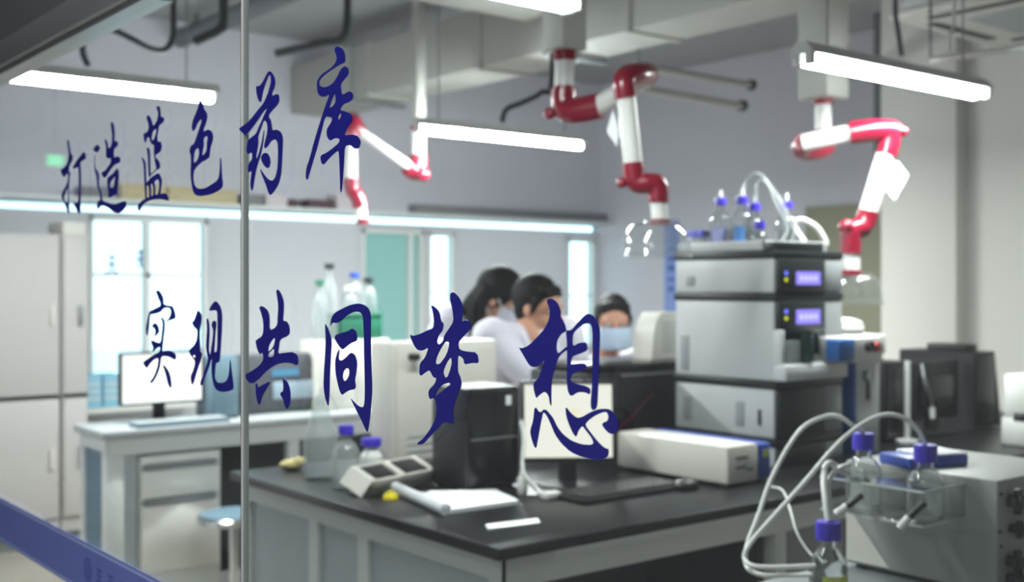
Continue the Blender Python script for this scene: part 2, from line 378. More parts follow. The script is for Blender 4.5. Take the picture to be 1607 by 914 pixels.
# ------------------------------------------------------------------ lettering on the glass
def chaikin(P, c=0.22):
    out = []
    for i in range(len(P)):
        a, b = Vector(P[i]), Vector(P[(i + 1) % len(P)])
        out.append(a.lerp(b, c)); out.append(a.lerp(b, 1 - c))
    return out
def glyph(label, ox, oy, sc, strokes):
    meshes = []
    for loops in strokes:
        cu = bpy.data.curves.new('stroke', 'CURVE'); cu.dimensions = '2D'; cu.fill_mode = 'BOTH'; cu.extrude = 0.0003
        for lp in loops:
            pts = []
            for (x, y) in chaikin([Vector((a, b)) for a, b in lp]):
                p = at_x(ox + x / sc, oy + y / sc, GX - 0.0012); pts.append((-p.y, p.z))
            sp = cu.splines.new('POLY'); sp.points.add(len(pts) - 1); sp.use_cyclic_u = True
            for q, (a, b) in zip(sp.points, pts): q.co = (a, b, 0, 1)
        ob = bpy.data.objects.new('stroke', cu); COL.objects.link(ob)
        bpy.context.view_layer.update()
        me = bpy.data.meshes.new_from_object(ob.evaluated_get(bpy.context.evaluated_depsgraph_get()))
        bpy.data.objects.remove(ob); bpy.data.curves.remove(cu); meshes.append(me)
    m = MB()
    for me in meshes: m.bm.from_mesh(me); bpy.data.meshes.remove(me)
    for v in m.bm.verts: v.co = Vector((GX - 0.0008 - v.co.z, -v.co.x, v.co.y))
    c = sum((v.co for v in m.bm.verts), Vector()) / len(m.bm.verts)
    o = m.build('vinyl_character', VINYL); origin(o, c)
    tag(o, label, 'lettering', 'blue brush characters on the glass'); return o
glyph('navy vinyl character 打, the smallest, starting the upper row on the glass', 90, 215, 7.314, [
 [[(108,45),(118,33),(132,55),(138,95),(146,150),(150,185),(172,210),(174,250),(160,290),(135,330),(130,390),(150,420),(138,450),(133,520),(130,620),(132,740),(136,850),(127,892),(112,850),(85,770),(60,730),(46,690),(50,650),(75,600),(100,555),(118,500),(120,430),(112,415),(85,455),(65,460),(50,430),(36,395),(42,370),(60,365),(90,335),(115,290),(128,240),(125,180),(118,120)], [(120,580),(95,620),(75,680),(75,730),(105,755),(120,750),(122,660)]],
 [[(300,170),(322,190),(328,240),(310,262),(275,280),(262,300),(268,360),(270,500),(266,640),(265,770),(264,860),(250,890),(232,860),(195,790),(172,755),(195,762),(235,752),(242,700),(244,560),(244,420),(240,350),(215,352),(190,368),(176,355),(195,315),(230,260),(265,215)]]])
glyph('navy vinyl character 造 with one long sweeping foot, second in the upper row', 140, 190, 6.092, [
 [[(70,226),(92,235),(102,262),(90,285),(72,302),(50,292),(36,272),(52,250)]],
 [[(54,320),(52,400),(58,455),(80,480),(95,520),(92,570),(90,610),(105,650),(118,690),(122,760),(160,775),(210,792),(250,798),(290,780),(325,766),(354,772),(354,810),(330,850),(290,878),(262,882),(225,865),(180,830),(140,812),(105,815),(85,845),(72,842),(76,768),(104,758),(102,710),(90,670),(75,625),(72,570),(62,510),(48,460),(46,400),(50,325)]],
 [[(203,16),(222,8),(236,40),(242,90),(240,150),(240,195),(262,190),(276,215),(265,245),(240,262),(232,290),(235,350),(265,340),(292,343),(298,380),(285,402),(250,412),(215,445),(185,490),(160,535),(140,545),(118,510),(120,490),(150,475),(180,435),(205,395),(205,355),(180,360),(160,350),(158,300),(160,250),(150,200),(144,178),(158,178),(178,215),(182,260),(200,255),(212,220),(218,180),(216,120),(208,60)]],
 [[(265,450),(280,475),(283,530),(275,600),(268,650),(266,702),(225,715),(195,738),(182,725),(182,690),(175,630),(168,560),(180,535),(215,510),(245,480)], [(225,555),(205,580),(195,620),(200,640),(230,640),(240,600),(240,560),(250,540),(240,535)]]])
glyph('navy vinyl character 蓝, narrow with a slanted base line, third in the upper row', 210, 165, 5.376, [
 [[(188,20),(205,3),(222,25),(225,80),(228,100),(250,100),(256,130),(235,155),(212,170),(205,215),(195,260),(200,310),(225,305),(236,345),(228,385),(205,410),(185,415),(180,445),(200,455),(215,480),(222,520),(210,540),(190,545),(165,570),(140,595),(135,590),(165,560),(190,535),(180,500),(175,470),(170,420),(168,380),(172,340),(150,330),(135,305),(128,270),(110,275),(98,325),(85,300),(80,240),(100,235),(120,215),(125,180),(120,150),(105,110),(115,82),(135,95),(150,130),(158,175),(175,165),(195,130),(200,100),(205,70),(200,50)], [(185,200),(160,220),(150,260),(150,295),(165,295),(180,260),(190,215)]],
 [[(60,438),(80,450),(98,480),(100,560),(105,680),(108,795),(95,797),(90,690),(85,580),(80,490)]],
 [[(105,370),(122,353),(136,390),(136,480),(140,600),(125,615),(120,500),(115,400)]],
 [[(90,685),(115,645),(145,610),(175,590),(210,573),(225,600),(238,640),(230,690),(222,755),(200,760),(212,700),(212,640),(195,625),(170,650),(180,690),(178,768),(160,768),(165,700),(155,660),(140,670),(145,720),(145,778),(128,783),(128,720),(120,670),(100,690)]],
 [[(33,840),(60,815),(95,790),(150,765),(210,750),(270,743),(288,770),(293,812),(275,805),(240,795),(180,795),(120,810),(80,835),(55,880),(42,902),(33,880)]]])
glyph('navy vinyl character 色 with an open curved hook, beside the glass joint', 290, 150, 5.539, [
 [[(121,26),(140,38),(158,75),(165,120),(185,140),(197,175),(185,235),(165,285),(160,315),(205,292),(235,315),(246,355),(240,400),(222,450),(216,500),(215,535),(180,562),(145,580),(110,610),(78,650),(72,720),(82,780),(115,812),(170,810),(230,775),(275,745),(295,710),(303,640),(305,543),(312,543),(318,620),(322,710),(330,765),(325,800),(285,835),(220,862),(140,877),(90,868),(68,830),(55,760),(48,690),(52,600),(52,520),(38,490),(48,440),(80,418),(92,380),(110,330),(130,270),(145,215),(140,205),(110,240),(85,300),(65,312),(58,270),(70,210),(90,165),(112,110),(122,70)],
  [(105,455),(85,485),(78,530),(75,585),(95,580),(115,550),(125,500),(120,465)], [(185,350),(160,375),(165,430),(155,480),(148,525),(170,510),(190,470),(190,410),(200,365)]]])
glyph('navy vinyl character 药 whose long stroke reaches across the glass joint', 370, 105, 4.459, [
 [[(228,30),(245,33),(265,60),(277,100),(272,140),(252,185),(255,205),(280,190),(300,193),(305,240),(285,275),(255,305),(225,345),(245,375),(252,420),(255,445),(285,438),(315,455),(330,500),(326,580),(322,680),(315,760),(300,820),(270,870),(242,900),(228,885),(215,840),(195,790),(178,750),(168,708),(195,750),(225,785),(255,800),(278,770),(292,700),(295,600),(292,530),(275,505),(245,520),(225,555),(205,572),(195,560),(205,515),(215,480),(222,430),(215,385),(195,375),(180,420),(165,460),(155,490),(158,530),(150,580),(140,630),(150,655),(160,660),(150,690),(140,730),(130,790),(118,860),(108,870),(100,820),(105,770),(110,720),(92,744),(82,720),(90,675),(115,645),(112,595),(85,615),(72,590),(80,520),(110,490),(140,470),(160,420),(185,365),(210,310),(220,290),(195,310),(160,365),(120,420),(85,465),(60,478),(40,455),(18,435),(45,415),(80,390),(120,345),(150,305),(185,265),(205,230),(225,180),(245,110),(243,60),(232,55),(210,110),(190,170),(180,230),(172,252),(155,230),(143,180),(140,133),(165,135),(190,100),(210,60)]],
 [[(195,443),(199,448),(190,540),(174,620),(156,668),(143,652),(165,590),(180,530)]],
 [[(190,606),(215,600),(235,625),(243,665),(235,702),(220,712),(195,690),(178,655),(175,630)]]])
glyph('navy vinyl character 库, tall with a long tail stroke, ending the upper row', 470, 70, 3.889, [
 [[(216,18),(235,10),(262,25),(276,55),(279,108),(255,118),(225,135),(195,155),(165,175),(135,200),(116,228),(110,215),(130,185),(165,160),(195,140),(220,110),(228,80),(212,33)]],
 [[(275,130),(297,145),(299,180),(275,210),(250,240),(252,270),(258,310),(302,283),(324,295),(327,330),(300,352),(265,365),(245,400),(270,405),(315,422),(325,465),(300,495),(280,530),(275,555),(320,548),(355,558),(375,595),(362,634),(335,637),(310,612),(275,620),(272,700),(265,800),(255,904),(248,898),(245,800),(242,700),(238,645),(210,665),(175,700),(145,737),(130,718),(126,678),(165,660),(205,630),(240,600),(245,575),(215,570),(185,590),(165,560),(165,515),(190,480),(200,450),(180,440),(155,440),(135,520),(110,620),(80,720),(62,780),(48,828),(37,818),(40,755),(60,700),(85,600),(110,520),(135,440),(158,370),(185,300),(155,320),(125,317),(107,290),(105,225),(118,205),(120,250),(145,262),(175,255),(205,235),(230,195),(250,150)], [(215,295),(195,340),(180,390),(205,375),(222,345)], [(250,415),(235,440),(235,460),(245,455),(255,430)]]])
glyph('navy vinyl character 实 with thin strokes, starting the lower row in front of the far screen', 218, 450, 5.539, [
 [[(143,38),(170,30),(195,65),(212,100),(212,155),(250,165),(290,168),(310,215),(320,268),(300,285),(265,295),(235,305),(225,300),(255,285),(270,255),(278,220),(270,190),(235,182),(205,195),(190,220),(150,235),(110,242),(98,238),(88,320),(78,400),(70,435),(60,400),(60,350),(72,290),(85,235),(92,218),(130,195),(185,170),(185,140),(165,95)]],
 [[(188,260),(200,265),(225,300),(222,380),(212,460),(205,530),(200,565),(250,556),(295,563),(322,600),(318,638),(295,630),(255,608),(205,605),(190,620),(185,680),(165,750),(130,820),(105,844),(93,832),(125,790),(150,730),(165,670),(168,620),(130,635),(95,670),(68,712),(48,690),(33,660),(65,635),(110,605),(160,582),(180,560),(185,525),(160,530),(130,560),(115,567),(125,530),(110,500),(106,466),(135,475),(165,490),(188,485),(198,400),(206,320)]],
 [[(122,323),(145,316),(168,345),(177,395),(160,415),(140,434),(130,432),(142,395),(135,365),(113,350)]],
 [[(203,678),(225,690),(255,730),(275,790),(283,872),(270,884),(248,840),(232,760)]]])
glyph('navy vinyl character 现 touching the glass joint, second in the lower row', 290, 465, 5.897, [
 [[(118,126),(138,150),(156,190),(150,250),(135,310),(133,380),(138,450),(140,520),(160,530),(150,570),(130,640),(105,720),(82,800),(68,828),(55,790),(52,740),(75,690),(90,640),(92,600),(75,575),(50,545),(36,510),(55,485),(85,455),(108,410),(115,340),(112,310),(85,290),(63,245),(85,225),(100,180)], [(80,545),(72,555),(90,575),(98,550)]],
 [[(220,137),(240,90),(280,42),(310,65),(335,115),(345,180),(342,300),(335,420),(328,520),(320,612),(285,620),(280,680),(275,760),(300,800),(345,805),(385,785),(405,730),(412,660),(415,598),(422,598),(430,680),(445,780),(450,862),(415,877),(370,890),(310,882),(275,850),(258,790),(248,720),(245,650),(250,580),(240,590),(222,660),(190,740),(155,832),(138,815),(150,770),(180,700),(205,620),(215,570),(205,540),(195,470),(200,370),(205,290),(198,208),(212,205),(225,260),(228,340),(222,440),(222,520),(235,545),(240,500),(252,420),(262,340),(258,300),(245,275),(255,233),(280,226),(293,260),(285,310),(278,400),(272,500),(270,520),(295,515),(300,430),(302,300),(300,180),(298,135),(260,132)]]])
glyph('navy vinyl character 共 with two short separate feet, just past the glass joint', 380, 450, 4.687, [
 [[(248,28),(265,20),(290,60),(306,115),(305,180),(298,255),(325,253),(347,290),(350,347),(325,370),(295,380),(275,400),(270,450),(262,495),(320,485),(375,480),(407,505),(414,562),(400,582),(365,565),(320,560),(260,570),(215,595),(170,630),(125,680),(85,712),(55,712),(26,680),(23,643),(65,625),(115,590),(150,550),(155,510),(145,485),(130,502),(110,465),(96,400),(115,385),(145,365),(155,330),(155,260),(140,200),(123,148),(150,143),(185,170),(202,220),(200,320),(235,310),(258,280),(260,220),(265,160),(260,100)], [(240,375),(215,400),(195,440),(190,480),(210,465),(230,440),(240,400)], [(232,455),(210,478),(193,490),(190,520),(230,515),(235,480)]],
 [[(98,703),(112,720),(115,745),(145,725),(195,700),(207,705),(175,760),(150,800),(135,850),(125,877),(108,840),(98,780)]],
 [[(293,668),(325,690),(345,730),(356,790),(350,870),(330,907),(312,880),(300,830),(278,795),(285,775),(300,772),(302,720)]]])
glyph('navy vinyl character 同 with a tall square frame stroke, in front of the blue capped bottles', 500, 470, 4.251, [
 [[(41,160),(55,180),(75,230),(87,280),(80,380),(74,500),(72,620),(66,715),(55,700),(40,650),(31,580),(35,480),(42,380),(46,270)]],
 [[(77,184),(81,130),(105,90),(160,60),(215,35),(275,26),(325,48),(347,95),(347,200),(347,350),(352,480),(357,600),(350,700),(338,820),(326,890),(312,870),(290,820),(260,760),(235,710),(210,657),(230,680),(260,708),(285,722),(302,715),(308,640),(306,500),(302,350),(300,220),(295,110),(275,85),(240,82),(190,105),(150,145),(120,160),(90,155)]],
 [[(108,240),(150,225),(190,215),(225,193),(248,210),(257,260),(250,280),(220,290),(185,315),(160,337),(140,320),(120,290),(106,265)]],
 [[(125,350),(140,333),(130,400),(150,412),(180,390),(215,353),(240,370),(257,420),(250,490),(240,540),(248,580),(240,602),(210,605),(180,620),(155,641),(140,615),(125,560),(112,490),(109,410)], [(185,458),(165,480),(158,520),(170,550),(190,535),(205,500),(203,465)]]])
glyph('navy vinyl character 梦 over the black computer tower, last but one of the lower row', 635, 450, 3.584, [
 [[(146,103),(170,115),(195,145),(203,195),(219,208),(212,250),(190,275),(180,310),(190,330),(213,312),(222,275),(250,235),(275,195),(268,130),(254,70),(256,38),(275,30),(305,60),(329,110),(325,165),(318,200),(350,184),(375,215),(365,245),(330,280),(300,315),(305,355),(345,365),(407,371),(417,433),(380,430),(335,440),(330,405),(300,385),(298,430),(298,480),(312,510),(321,550),(305,590),(285,640),(268,700),(275,740),(271,777),(245,768),(215,765),(185,800),(145,840),(105,887),(73,890),(70,881),(105,855),(145,800),(175,740),(180,690),(175,640),(160,625),(140,637),(131,600),(140,575),(165,555),(180,515),(160,512),(140,470),(120,480),(90,504),(81,490),(85,430),(115,400),(135,340),(100,362),(70,357),(48,325),(26,268),(50,278),(90,265),(130,245),(160,235),(165,200),(160,150)],
  [(228,310),(205,345),(180,395),(172,435),(195,438),(225,400),(245,355),(252,312)], [(260,395),(235,430),(215,480),(225,512),(240,510),(255,470),(265,430)], [(250,540),(215,550),(185,580),(170,620),(185,610),(215,585),(240,565),(258,550)]]])
glyph('largest navy vinyl character 想, over the lit monitor at the end of the lower row', 810, 460, 3.385, [
 [[(158,38),(185,26),(217,50),(237,95),(233,125),(255,160),(268,205),(240,215),(215,255),(212,300),(222,325),(260,290),(277,285),(277,300),(250,315),(222,345),(205,400),(190,450),(185,520),(186,603),(178,590),(172,545),(150,523),(120,545),(105,562),(92,510),(90,480),(120,450),(135,400),(155,345),(125,385),(95,397),(70,387),(45,345),(12,288),(30,295),(65,280),(110,235),(150,190),(175,140),(178,85)]],
 [[(263,198),(290,200),(320,165),(360,120),(385,109),(415,124),(441,170),(445,230),(441,330),(437,430),(433,530),(429,612),(405,627),(394,600),(400,520),(405,420),(405,300),(405,200),(395,162),(360,165),(325,190),(302,215),(298,250),(300,285),(335,264),(373,263),(379,306),(335,325),(300,335),(290,360),(290,385),(330,374),(367,373),(374,406),(330,415),(300,430),(285,450),(290,470),(330,485),(370,495),(394,510),(391,542),(365,528),(325,528),(290,552),(272,520),(268,450),(270,350),(270,270)]],
 [[(97,600),(125,640),(152,613),(140,640),(128,700),(112,790),(105,828),(92,812),(74,750),(75,725),(90,680)]],
 [[(135,637),(155,618),(170,635),(195,665),(215,710),(245,750),(290,785),(345,805),(395,808),(411,800),(400,770),(362,722),(352,706),(330,730),(318,768),(300,745),(280,700),(265,655),(260,602),(290,640),(320,665),(350,660),(390,635),(440,616),(490,616),(522,638),(540,680),(542,722),(520,752),(490,747),(455,705),(460,690),(485,680),(490,655),(480,632),(450,637),(410,657),(378,682),(364,702),(390,738),(430,788),(465,823),(492,830),(487,872),(460,888),(410,888),(350,874),(290,847),(240,802),(205,752),(185,702),(165,657),(150,637)]]])
# blue safety stripe on the tall left pane, with pale edge lines and a faint emblem
sz1 = at_x(0, 781, GX).z; sz0 = at_x(0, 848, GX).z
st = thing('glass_stripe', 'wide blue safety stripe with pale edges across the lower glass', 'glass decal', (GX - 0.002, YJ + 0.6, sz0))
MB().box((GX - 0.0015, YJ + 0.012, sz0), (GX - 0.0005, YL, sz1)).build('band', STRIPE, st)
for a, b in ((sz1 - 0.010, sz1 - 0.005), (sz0 + 0.004, sz0 + 0.008)):
    MB().box((GX - 0.0019, YJ + 0.012, a), (GX - 0.0016, YL, b)).build('edge_line', STRIPEL, st)
for py0 in (132, 152, 170, 188, 206):
    p = at_x(py0, 450, GX); q = at_x(py0 + (14 if py0 == 132 else 9), 450, GX); zc = (sz0 + sz1) / 2; hh = 0.024 if py0 == 132 else 0.014
    mk = MB()
    if py0 == 132: mk.cyl((GX - 0.0019, (p.y + q.y) / 2, zc), (GX - 0.0016, (p.y + q.y) / 2, zc), 0.026, seg=32)
    else:
        for k in range(3): mk.box((GX - 0.0019, q.y, zc - hh + k * hh * 0.8), (GX - 0.0016, p.y, zc - hh + k * hh * 0.8 + 0.005))
        mk.box((GX - 0.0019, (p.y + q.y) / 2 - 0.002, zc - hh), (GX - 0.0016, (p.y + q.y) / 2 + 0.002, zc + hh))
    mk.build('faint_emblem', STRIPEM, st)

# ------------------------------------------------------------------ benches
BZ = 0.85
def panel_end(parent, x, y0, y1, z1, cols, frame):
    f = MB(); f.box((x - 0.012, y0, 0.08), (x, y1, 0.13)); f.box((x - 0.012, y0, z1 - 0.06), (x, y1, z1))
    for c in cols: f.box((x - 0.0125, c - 0.028, 0.08), (x, c + 0.028, z1))
    return f.build('end_frame', frame, parent)
b1 = thing('island_bench', 'large island bench with black worktop and pale grey panels nearest the glass', 'lab bench', (1.75, 2.25, 0))
MB().box((1.745, 2.235, BZ - 0.032), (5.75, 3.77, BZ), 0.006).build('worktop', EPOXY, b1)
r = MB(); r.box((1.775, 2.262, 0.735), (5.72, 2.30, BZ - 0.033), 0.002); r.box((1.775, 3.70, 0.735), (5.72, 3.74, BZ - 0.033), 0.002); r.build('top_rail', BFRAME, b1)
MB().box((1.79, 2.285, 0.08), (1.802, 3.735, BZ - 0.034)).build('end_panel', BPANEL, b1)
panel_end(b1, 1.79, 2.262, 3.74, BZ - 0.034, (2.29, 2.93, 3.23, 3.712), BFRAME)
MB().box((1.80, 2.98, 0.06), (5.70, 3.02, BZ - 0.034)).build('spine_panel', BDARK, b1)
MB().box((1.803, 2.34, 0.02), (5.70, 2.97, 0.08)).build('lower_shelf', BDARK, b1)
for x in (1.78, 2.86, 4.1, 5.66):
    MB().box((x, 2.264, 0.0), (x + 0.05, 2.314, 0.734), 0.003).build('leg', BFRAME, b1)
    MB().box((x, 3.69, 0.0), (x + 0.05, 3.738, 0.734), 0.003).build('leg', BFRAME, b1)
for x in (3.0, 3.52, 4.2, 4.7):
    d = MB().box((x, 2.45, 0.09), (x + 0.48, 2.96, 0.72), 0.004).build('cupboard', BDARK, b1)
    MB().box((x + 0.02, 2.437, 0.12), (x + 0.46, 2.449, 0.70), 0.003).build('cupboard_door', STEEL, d)

b2 = thing('drawer_bench', 'far side bench with pale worktop and white drawers under a bright window', 'lab bench', (1.785, 5.14, 0))
y0, y1 = 5.14, 5.50
MB().box((1.765, y0 - 0.02, BZ - 0.035), (5.6, y1 + 0.02, BZ), 0.005).build('worktop', HGREY2, b2)
MB().box((1.785, y0, 0.735), (5.58, y0 + 0.04, BZ - 0.036)).build('top_rail', BFRAME, b2)
MB().box((1.80, y0 + 0.02, 0.05), (1.812, y1, BZ - 0.036)).build('end_panel', TEALBOX, b2)
panel_end(b2, 1.80, y0, y1, BZ - 0.036, (y0 + 0.03, y1 - 0.03), BFRAME)
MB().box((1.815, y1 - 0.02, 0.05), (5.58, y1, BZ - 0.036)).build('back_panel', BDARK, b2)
xl = at_y(195, 800, y0).x; xd0 = at_y(220, 800, y0).x; xd1 = at_y(350, 800, y0).x
MB().box((1.785, y0, 0.0), (xl, y0 + 0.05, 0.734), 0.003).build('leg', BFRAME, b2)
MB().box((xl, y0 + 0.02, 0.05), (xd0 - 0.01, y0 + 0.05, 0.734)).build('filler_panel', BPANEL, b2)
dr = MB().box((xd0, y0 + 0.03, 0.05), (xd1, y1 - 0.03, 0.72)).build('drawer_unit', BFRAME, b2)
zs = [0.10, 0.475, 0.625, 0.70]
zz = [at_y(280, py, y0).z for py in (895, 783, 730, 702)]
for za, zb in zip([zz[0], zz[1] + 0.012, zz[2] + 0.012], [zz[1] - 0.025, zz[2] - 0.02, zz[3]]):
    MB().box((xd0 + 0.01, y0 + 0.012, max(za, 0.06)), (xd1 - 0.01, y0 + 0.03, min(zb, 0.72)), 0.003).build('drawer_front', WHITE, dr)
for zb in (zz[1], zz[2], zz[3] + 0.012):
    MB().box((xd0 + 0.03, y0 + 0.006, zb - 0.018), (xd1 - 0.03, y0 + 0.028, zb + 0.006), 0.003).build('drawer_pull', STEEL, dr)
xp = at_y(462, 750, y0).x
for xx in (xp, 4.1, 5.5): MB().box((xx - 0.03, y0, 0.0), (xx + 0.03, y0 + 0.05, 0.734), 0.003).build('leg', BFRAME, b2)

# lab stools
def stool(x, y, h, label, r=0.17, seat=BLACKP):
    t = thing('lab_stool', label, 'stool', (x, y, 0), None)
    MB().lathe([(0, h - 0.06), (r - 0.02, h - 0.055), (r, h - 0.03), (r - 0.005, h - 0.008), (r - 0.03, h), (0, h)], (x, y, 0)).build('seat', seat, t)
    MB().lathe([(r - 0.004, h - 0.05), (r + 0.008, h - 0.045), (r + 0.01, h - 0.02), (r, h - 0.012), (r - 0.004, h - 0.05)], (x, y, 0)).build('seat_rim', CHROME, t)
    MB().cyl((x, y, 0.07), (x, y, h - 0.055), 0.022).build('gas_column', CHROME, t)
    for k in range(5):
        a = k * 2 * math.pi / 5 + 0.3; e = Vector((x + 0.25 * math.cos(a), y + 0.25 * math.sin(a), 0.065))
        l = MB().tube([(x, y, 0.10), (x + 0.12 * math.cos(a), y + 0.12 * math.sin(a), 0.085), e], 0.016).build('base_leg', STEEL, t)
        MB().sph((e.x, e.y, 0.026), 0.026).build('castor', BLACKP, l)
    return t
p = at_z(367, 803, 0.47)
stool(p.x, p.y, 0.47, 'round stool with a chrome rim standing in front of the drawers bench', 0.155, TEALBOX)
stool(3.83, 4.14, 0.51, 'stool under the seated person wearing a pale blue mask')

# tall cabinets beyond the drawers bench
CABM = mat('cabinet_enamel', '#bdb9b6', 0.5, vary=0.02)
def cabinet(x0, x1, y, z0, z1, zsplit, label, handle):
    t = thing('tall_cabinet', label, 'cabinet', (x0, y, 0))
    MB().box((x0, y, 0.08), (x1, y + 0.45, z1), 0.006).build('body', CABM, t)
    MB().box((x0 + 0.03, y + 0.03, 0.0), (x1 - 0.03, y + 0.42, 0.08)).build('plinth', STEEL, t)
    for a, b in ((z0, zsplit - 0.012), (zsplit + 0.012, z1 - 0.01)):
        d = MB().box((x0 + 0.008, y - 0.022, a), (x1 - 0.008, y - 0.001, b), 0.006).build('cabinet_door', CABM, t)
        MB().box((x1 - 0.06, y - 0.04, (a + b) / 2 - 0.06), (x1 - 0.04, y - 0.021, (a + b) / 2 + 0.06), 0.004).build('door_handle', handle, d)
    MB().box((x0 + 0.006, y - 0.012, zsplit - 0.011), (x1 - 0.006, y - 0.002, zsplit + 0.011)).build('split_gap', BLACKP, t)
zsp = at_y(50, 625, 6.8).z
cabinet(1.25, at_y(95, 500, 6.8).x - 0.005, 6.8, 0.17, at_y(50, 366, 6.8).z, zsp, 'tall cream two door cabinet at the far end of the glass, broader one', CREAM)
cabinet(at_y(95, 500, 6.8).x + 0.005, at_y(138, 500, 6.8).x, 6.8, 0.17, at_y(50, 368, 6.8).z, zsp, 'narrow cream cabinet between the broad tall cabinet and the bright window', STEEL)
pcase = at_y(115, 330, 6.9)
t = thing('storage_box', 'pale box lying on top of the narrow cream cabinet', 'box', (at_y(100, 500, 6.85).x, 6.85, at_y(50, 368, 6.8).z))
MB().box((at_y(100, 500, 6.85).x, 6.86, at_y(50, 368, 6.8).z), (at_y(136, 500, 6.85).x, 7.15, at_y(50, 345, 6.8).z), 0.008).build('carton', CREAM, t)
# boxes on the ledge above the openings
for k, (pa, pb, pt, m, lb) in enumerate((
    (128, 186, 294, GREYBOX, 'grey box on the ledge above the wide bright window'),
    (190, 262, 290, CARD, 'beige carton on the ledge beside the grey box, over the bright window'),
    (266, 372, 296, CARD, 'long low beige carton on the ledge ending behind the glass joint'),
    (388, 414, 306, GREYBOX, 'small grey box on the ledge just past the glass joint'),
    (418, 452, 306, PINKW, 'pale pinkish box on the ledge past the small grey box'),
    (455, 468, 313, MAUVE, 'smallest dark mauve box on the ledge'),
    (486, 524, 314, MAUVE, 'broad dark mauve box on the ledge near the far red arm'),
    (530, 556, 306, PINKW, 'pale pinkish box on the ledge behind the far red arm'))):
    a = at_y(pa, 320, YB - 0.16); b = at_y(pb, 320, YB - 0.16); z1 = at_y((pa + pb) / 2, pt, YB - 0.16).z
    t = thing('storage_box', lb, 'box', (a.x, YB - 0.16, zl + 0.022), 'boxes on the ledge')
    MB().box((a.x, YB - 0.16, zl + 0.022), (b.x, YB - 0.02, max(z1, zl + 0.06)), 0.006).build('carton', m, t)
    MB().box((a.x - 0.003, YB - 0.163, max(z1, zl + 0.06) - 0.02), (b.x + 0.003, YB - 0.017, max(z1, zl + 0.06) + 0.002), 0.003).build('lid', m, t)
# blue poster
pb_ = at_x(1043, 480, XR); pt_ = at_x(1066, 345, XR)
t = thing('wall_poster', 'tall blue and white poster on the wall behind the instrument stack', 'poster', (XR - 0.004, pb_.y, pb_.z))
MB().box((XR - 0.006, pt_.y, at_x(1055, 500, XR).z), (XR - 0.001, pb_.y, pt_.z)).build('sheet', mat('poster_blue', '#8fa6e6', 0.6), t)
for k in range(5):
    zc = pt_.z - 0.25 - k * 0.085; s = 0.02 + 0.012 * (k % 3)
    MB().box((XR - 0.008, pt_.y + 0.05, zc), (XR - 0.0065, pb_.y - 0.05, zc + s)).build('print_band', NAVYB if k % 2 else BLUE, t)

# ------------------------------------------------------------------ ceiling services
t = thing('air_duct', 'big square grey air duct running under the ceiling across the room', 'duct', (4.12, 4.0, 2.75))
MB().box((3.94, 1.0, 2.75), (4.30, 7.49, 3.09), 0.01).build('sheet_casing', DUCT, t)
for y in (1.6, 2.8, 4.0, 5.2, 6.4): MB().box((3.93, y, 2.74), (4.31, y + 0.03, 3.10)).build('joint_flange', DUCT, t)
for y in (2.0, 4.6, 6.6):
    h = MB()
    for x in (3.92, 4.32): h.cyl((x, y, 2.735), (x, y, ZC), 0.005, seg=8)
    h.box((3.90, y - 0.02, 2.72), (4.34, y + 0.02, 2.738)); h.build('hanger', STEEL, t)
t = thing('air_duct', 'flat grey duct branch crossing above the nearer red arm towards the glass', 'duct', (2.2, 3.0, 2.95))
MB().box((1.6, 4.4, 2.92), (3.89, 4.75, 3.12), 0.01).build('sheet_casing', DUCT, t)
t = thing('dark_corner_box', 'dark grey upright box in the corner above the olive door', 'duct', (XR - 0.2, 4.2, 2.2))
a = at_d(1335, 262, 7.4); b = at_d(1378, 262, 7.0)
MB().box((XR - 0.42, b.y - 0.0, a.z), (XR - 0.005, a.y, ZC - 0.002), 0.006).build('casing', DUCTD, t)  # plain dark box added to stand for the dark corner
# air conditioning cassette
t = thing('ceiling_cassette', 'white square air conditioning cassette under the ceiling by the columns', 'air conditioner', (5.2, 2.65, 2.75))
MB().box((4.78, 2.1, 2.79), (5.68, 3.05, 3.02), 0.01).build('body', HGREY, t)
fp = MB().box((4.74, 2.05, 2.75), (5.72, 3.10, 2.788), 0.012).build('fascia', CREAM, t)
for (xa, ya, xb, yb) in ((4.82, 2.2, 4.87, 2.95), (5.58, 2.2, 5.63, 2.95), (4.95, 2.12, 5.5, 2.17), (4.95, 2.98, 5.5, 3.03)):
    MB().box((xa, ya, 2.744), (xb, yb, 2.752), 0.002).build('air_slot', BLACKP, fp)
MB().box((4.98, 2.3, 2.742), (5.48, 2.85, 2.752), 0.003).build('grille', HGREY2, fp)
for x, y in ((4.85, 2.2), (4.85, 2.95), (5.6, 2.2), (5.6, 2.95)): MB().cyl((x, y, 3.02), (x, y, ZC), 0.006, seg=8).build('hanger', STEEL, t)
# conduits, hoses
def pipe(name, label, cat, pts, r, m, cap=None, smooth=0):
    o = MB().tube(pts, r, 12, smooth).build(name, m)
    if cap is not None: pass
    return tag(origin(o, pts[0]), label, cat)
for (pa, pb, d1_, d2_, lb) in (((1000, 118), (1176, 120), 6.4, 7.0, 'upper pale conduit with a dark end near the duct underside'), ((1000, 140), (1162, 164), 6.2, 6.8, 'lower pale conduit with a dark end near the duct underside')):
    a = at_d(*pa, d1_); b = at_d(*pb, d2_); b.z = a.z = (a.z + b.z) / 2
    a2 = a + (a - b) * 0.02
    t = thing('conduit', lb, 'pipe', a2, 'ceiling conduits')
    MB().cyl(a2, b, 0.022).build('tube', DUCT, t)
    e = (b - a).normalized(); MB().cyl(b, b + e * 0.03, 0.034).build('end_cap', CABLE, t)
    for v in (a2 + (b - a2) * 0.03,): MB().cyl((v.x, v.y, v.z), (v.x, v.y, ZC), 0.005, seg=8).build('hanger', STEEL, t)
zc = 2.62
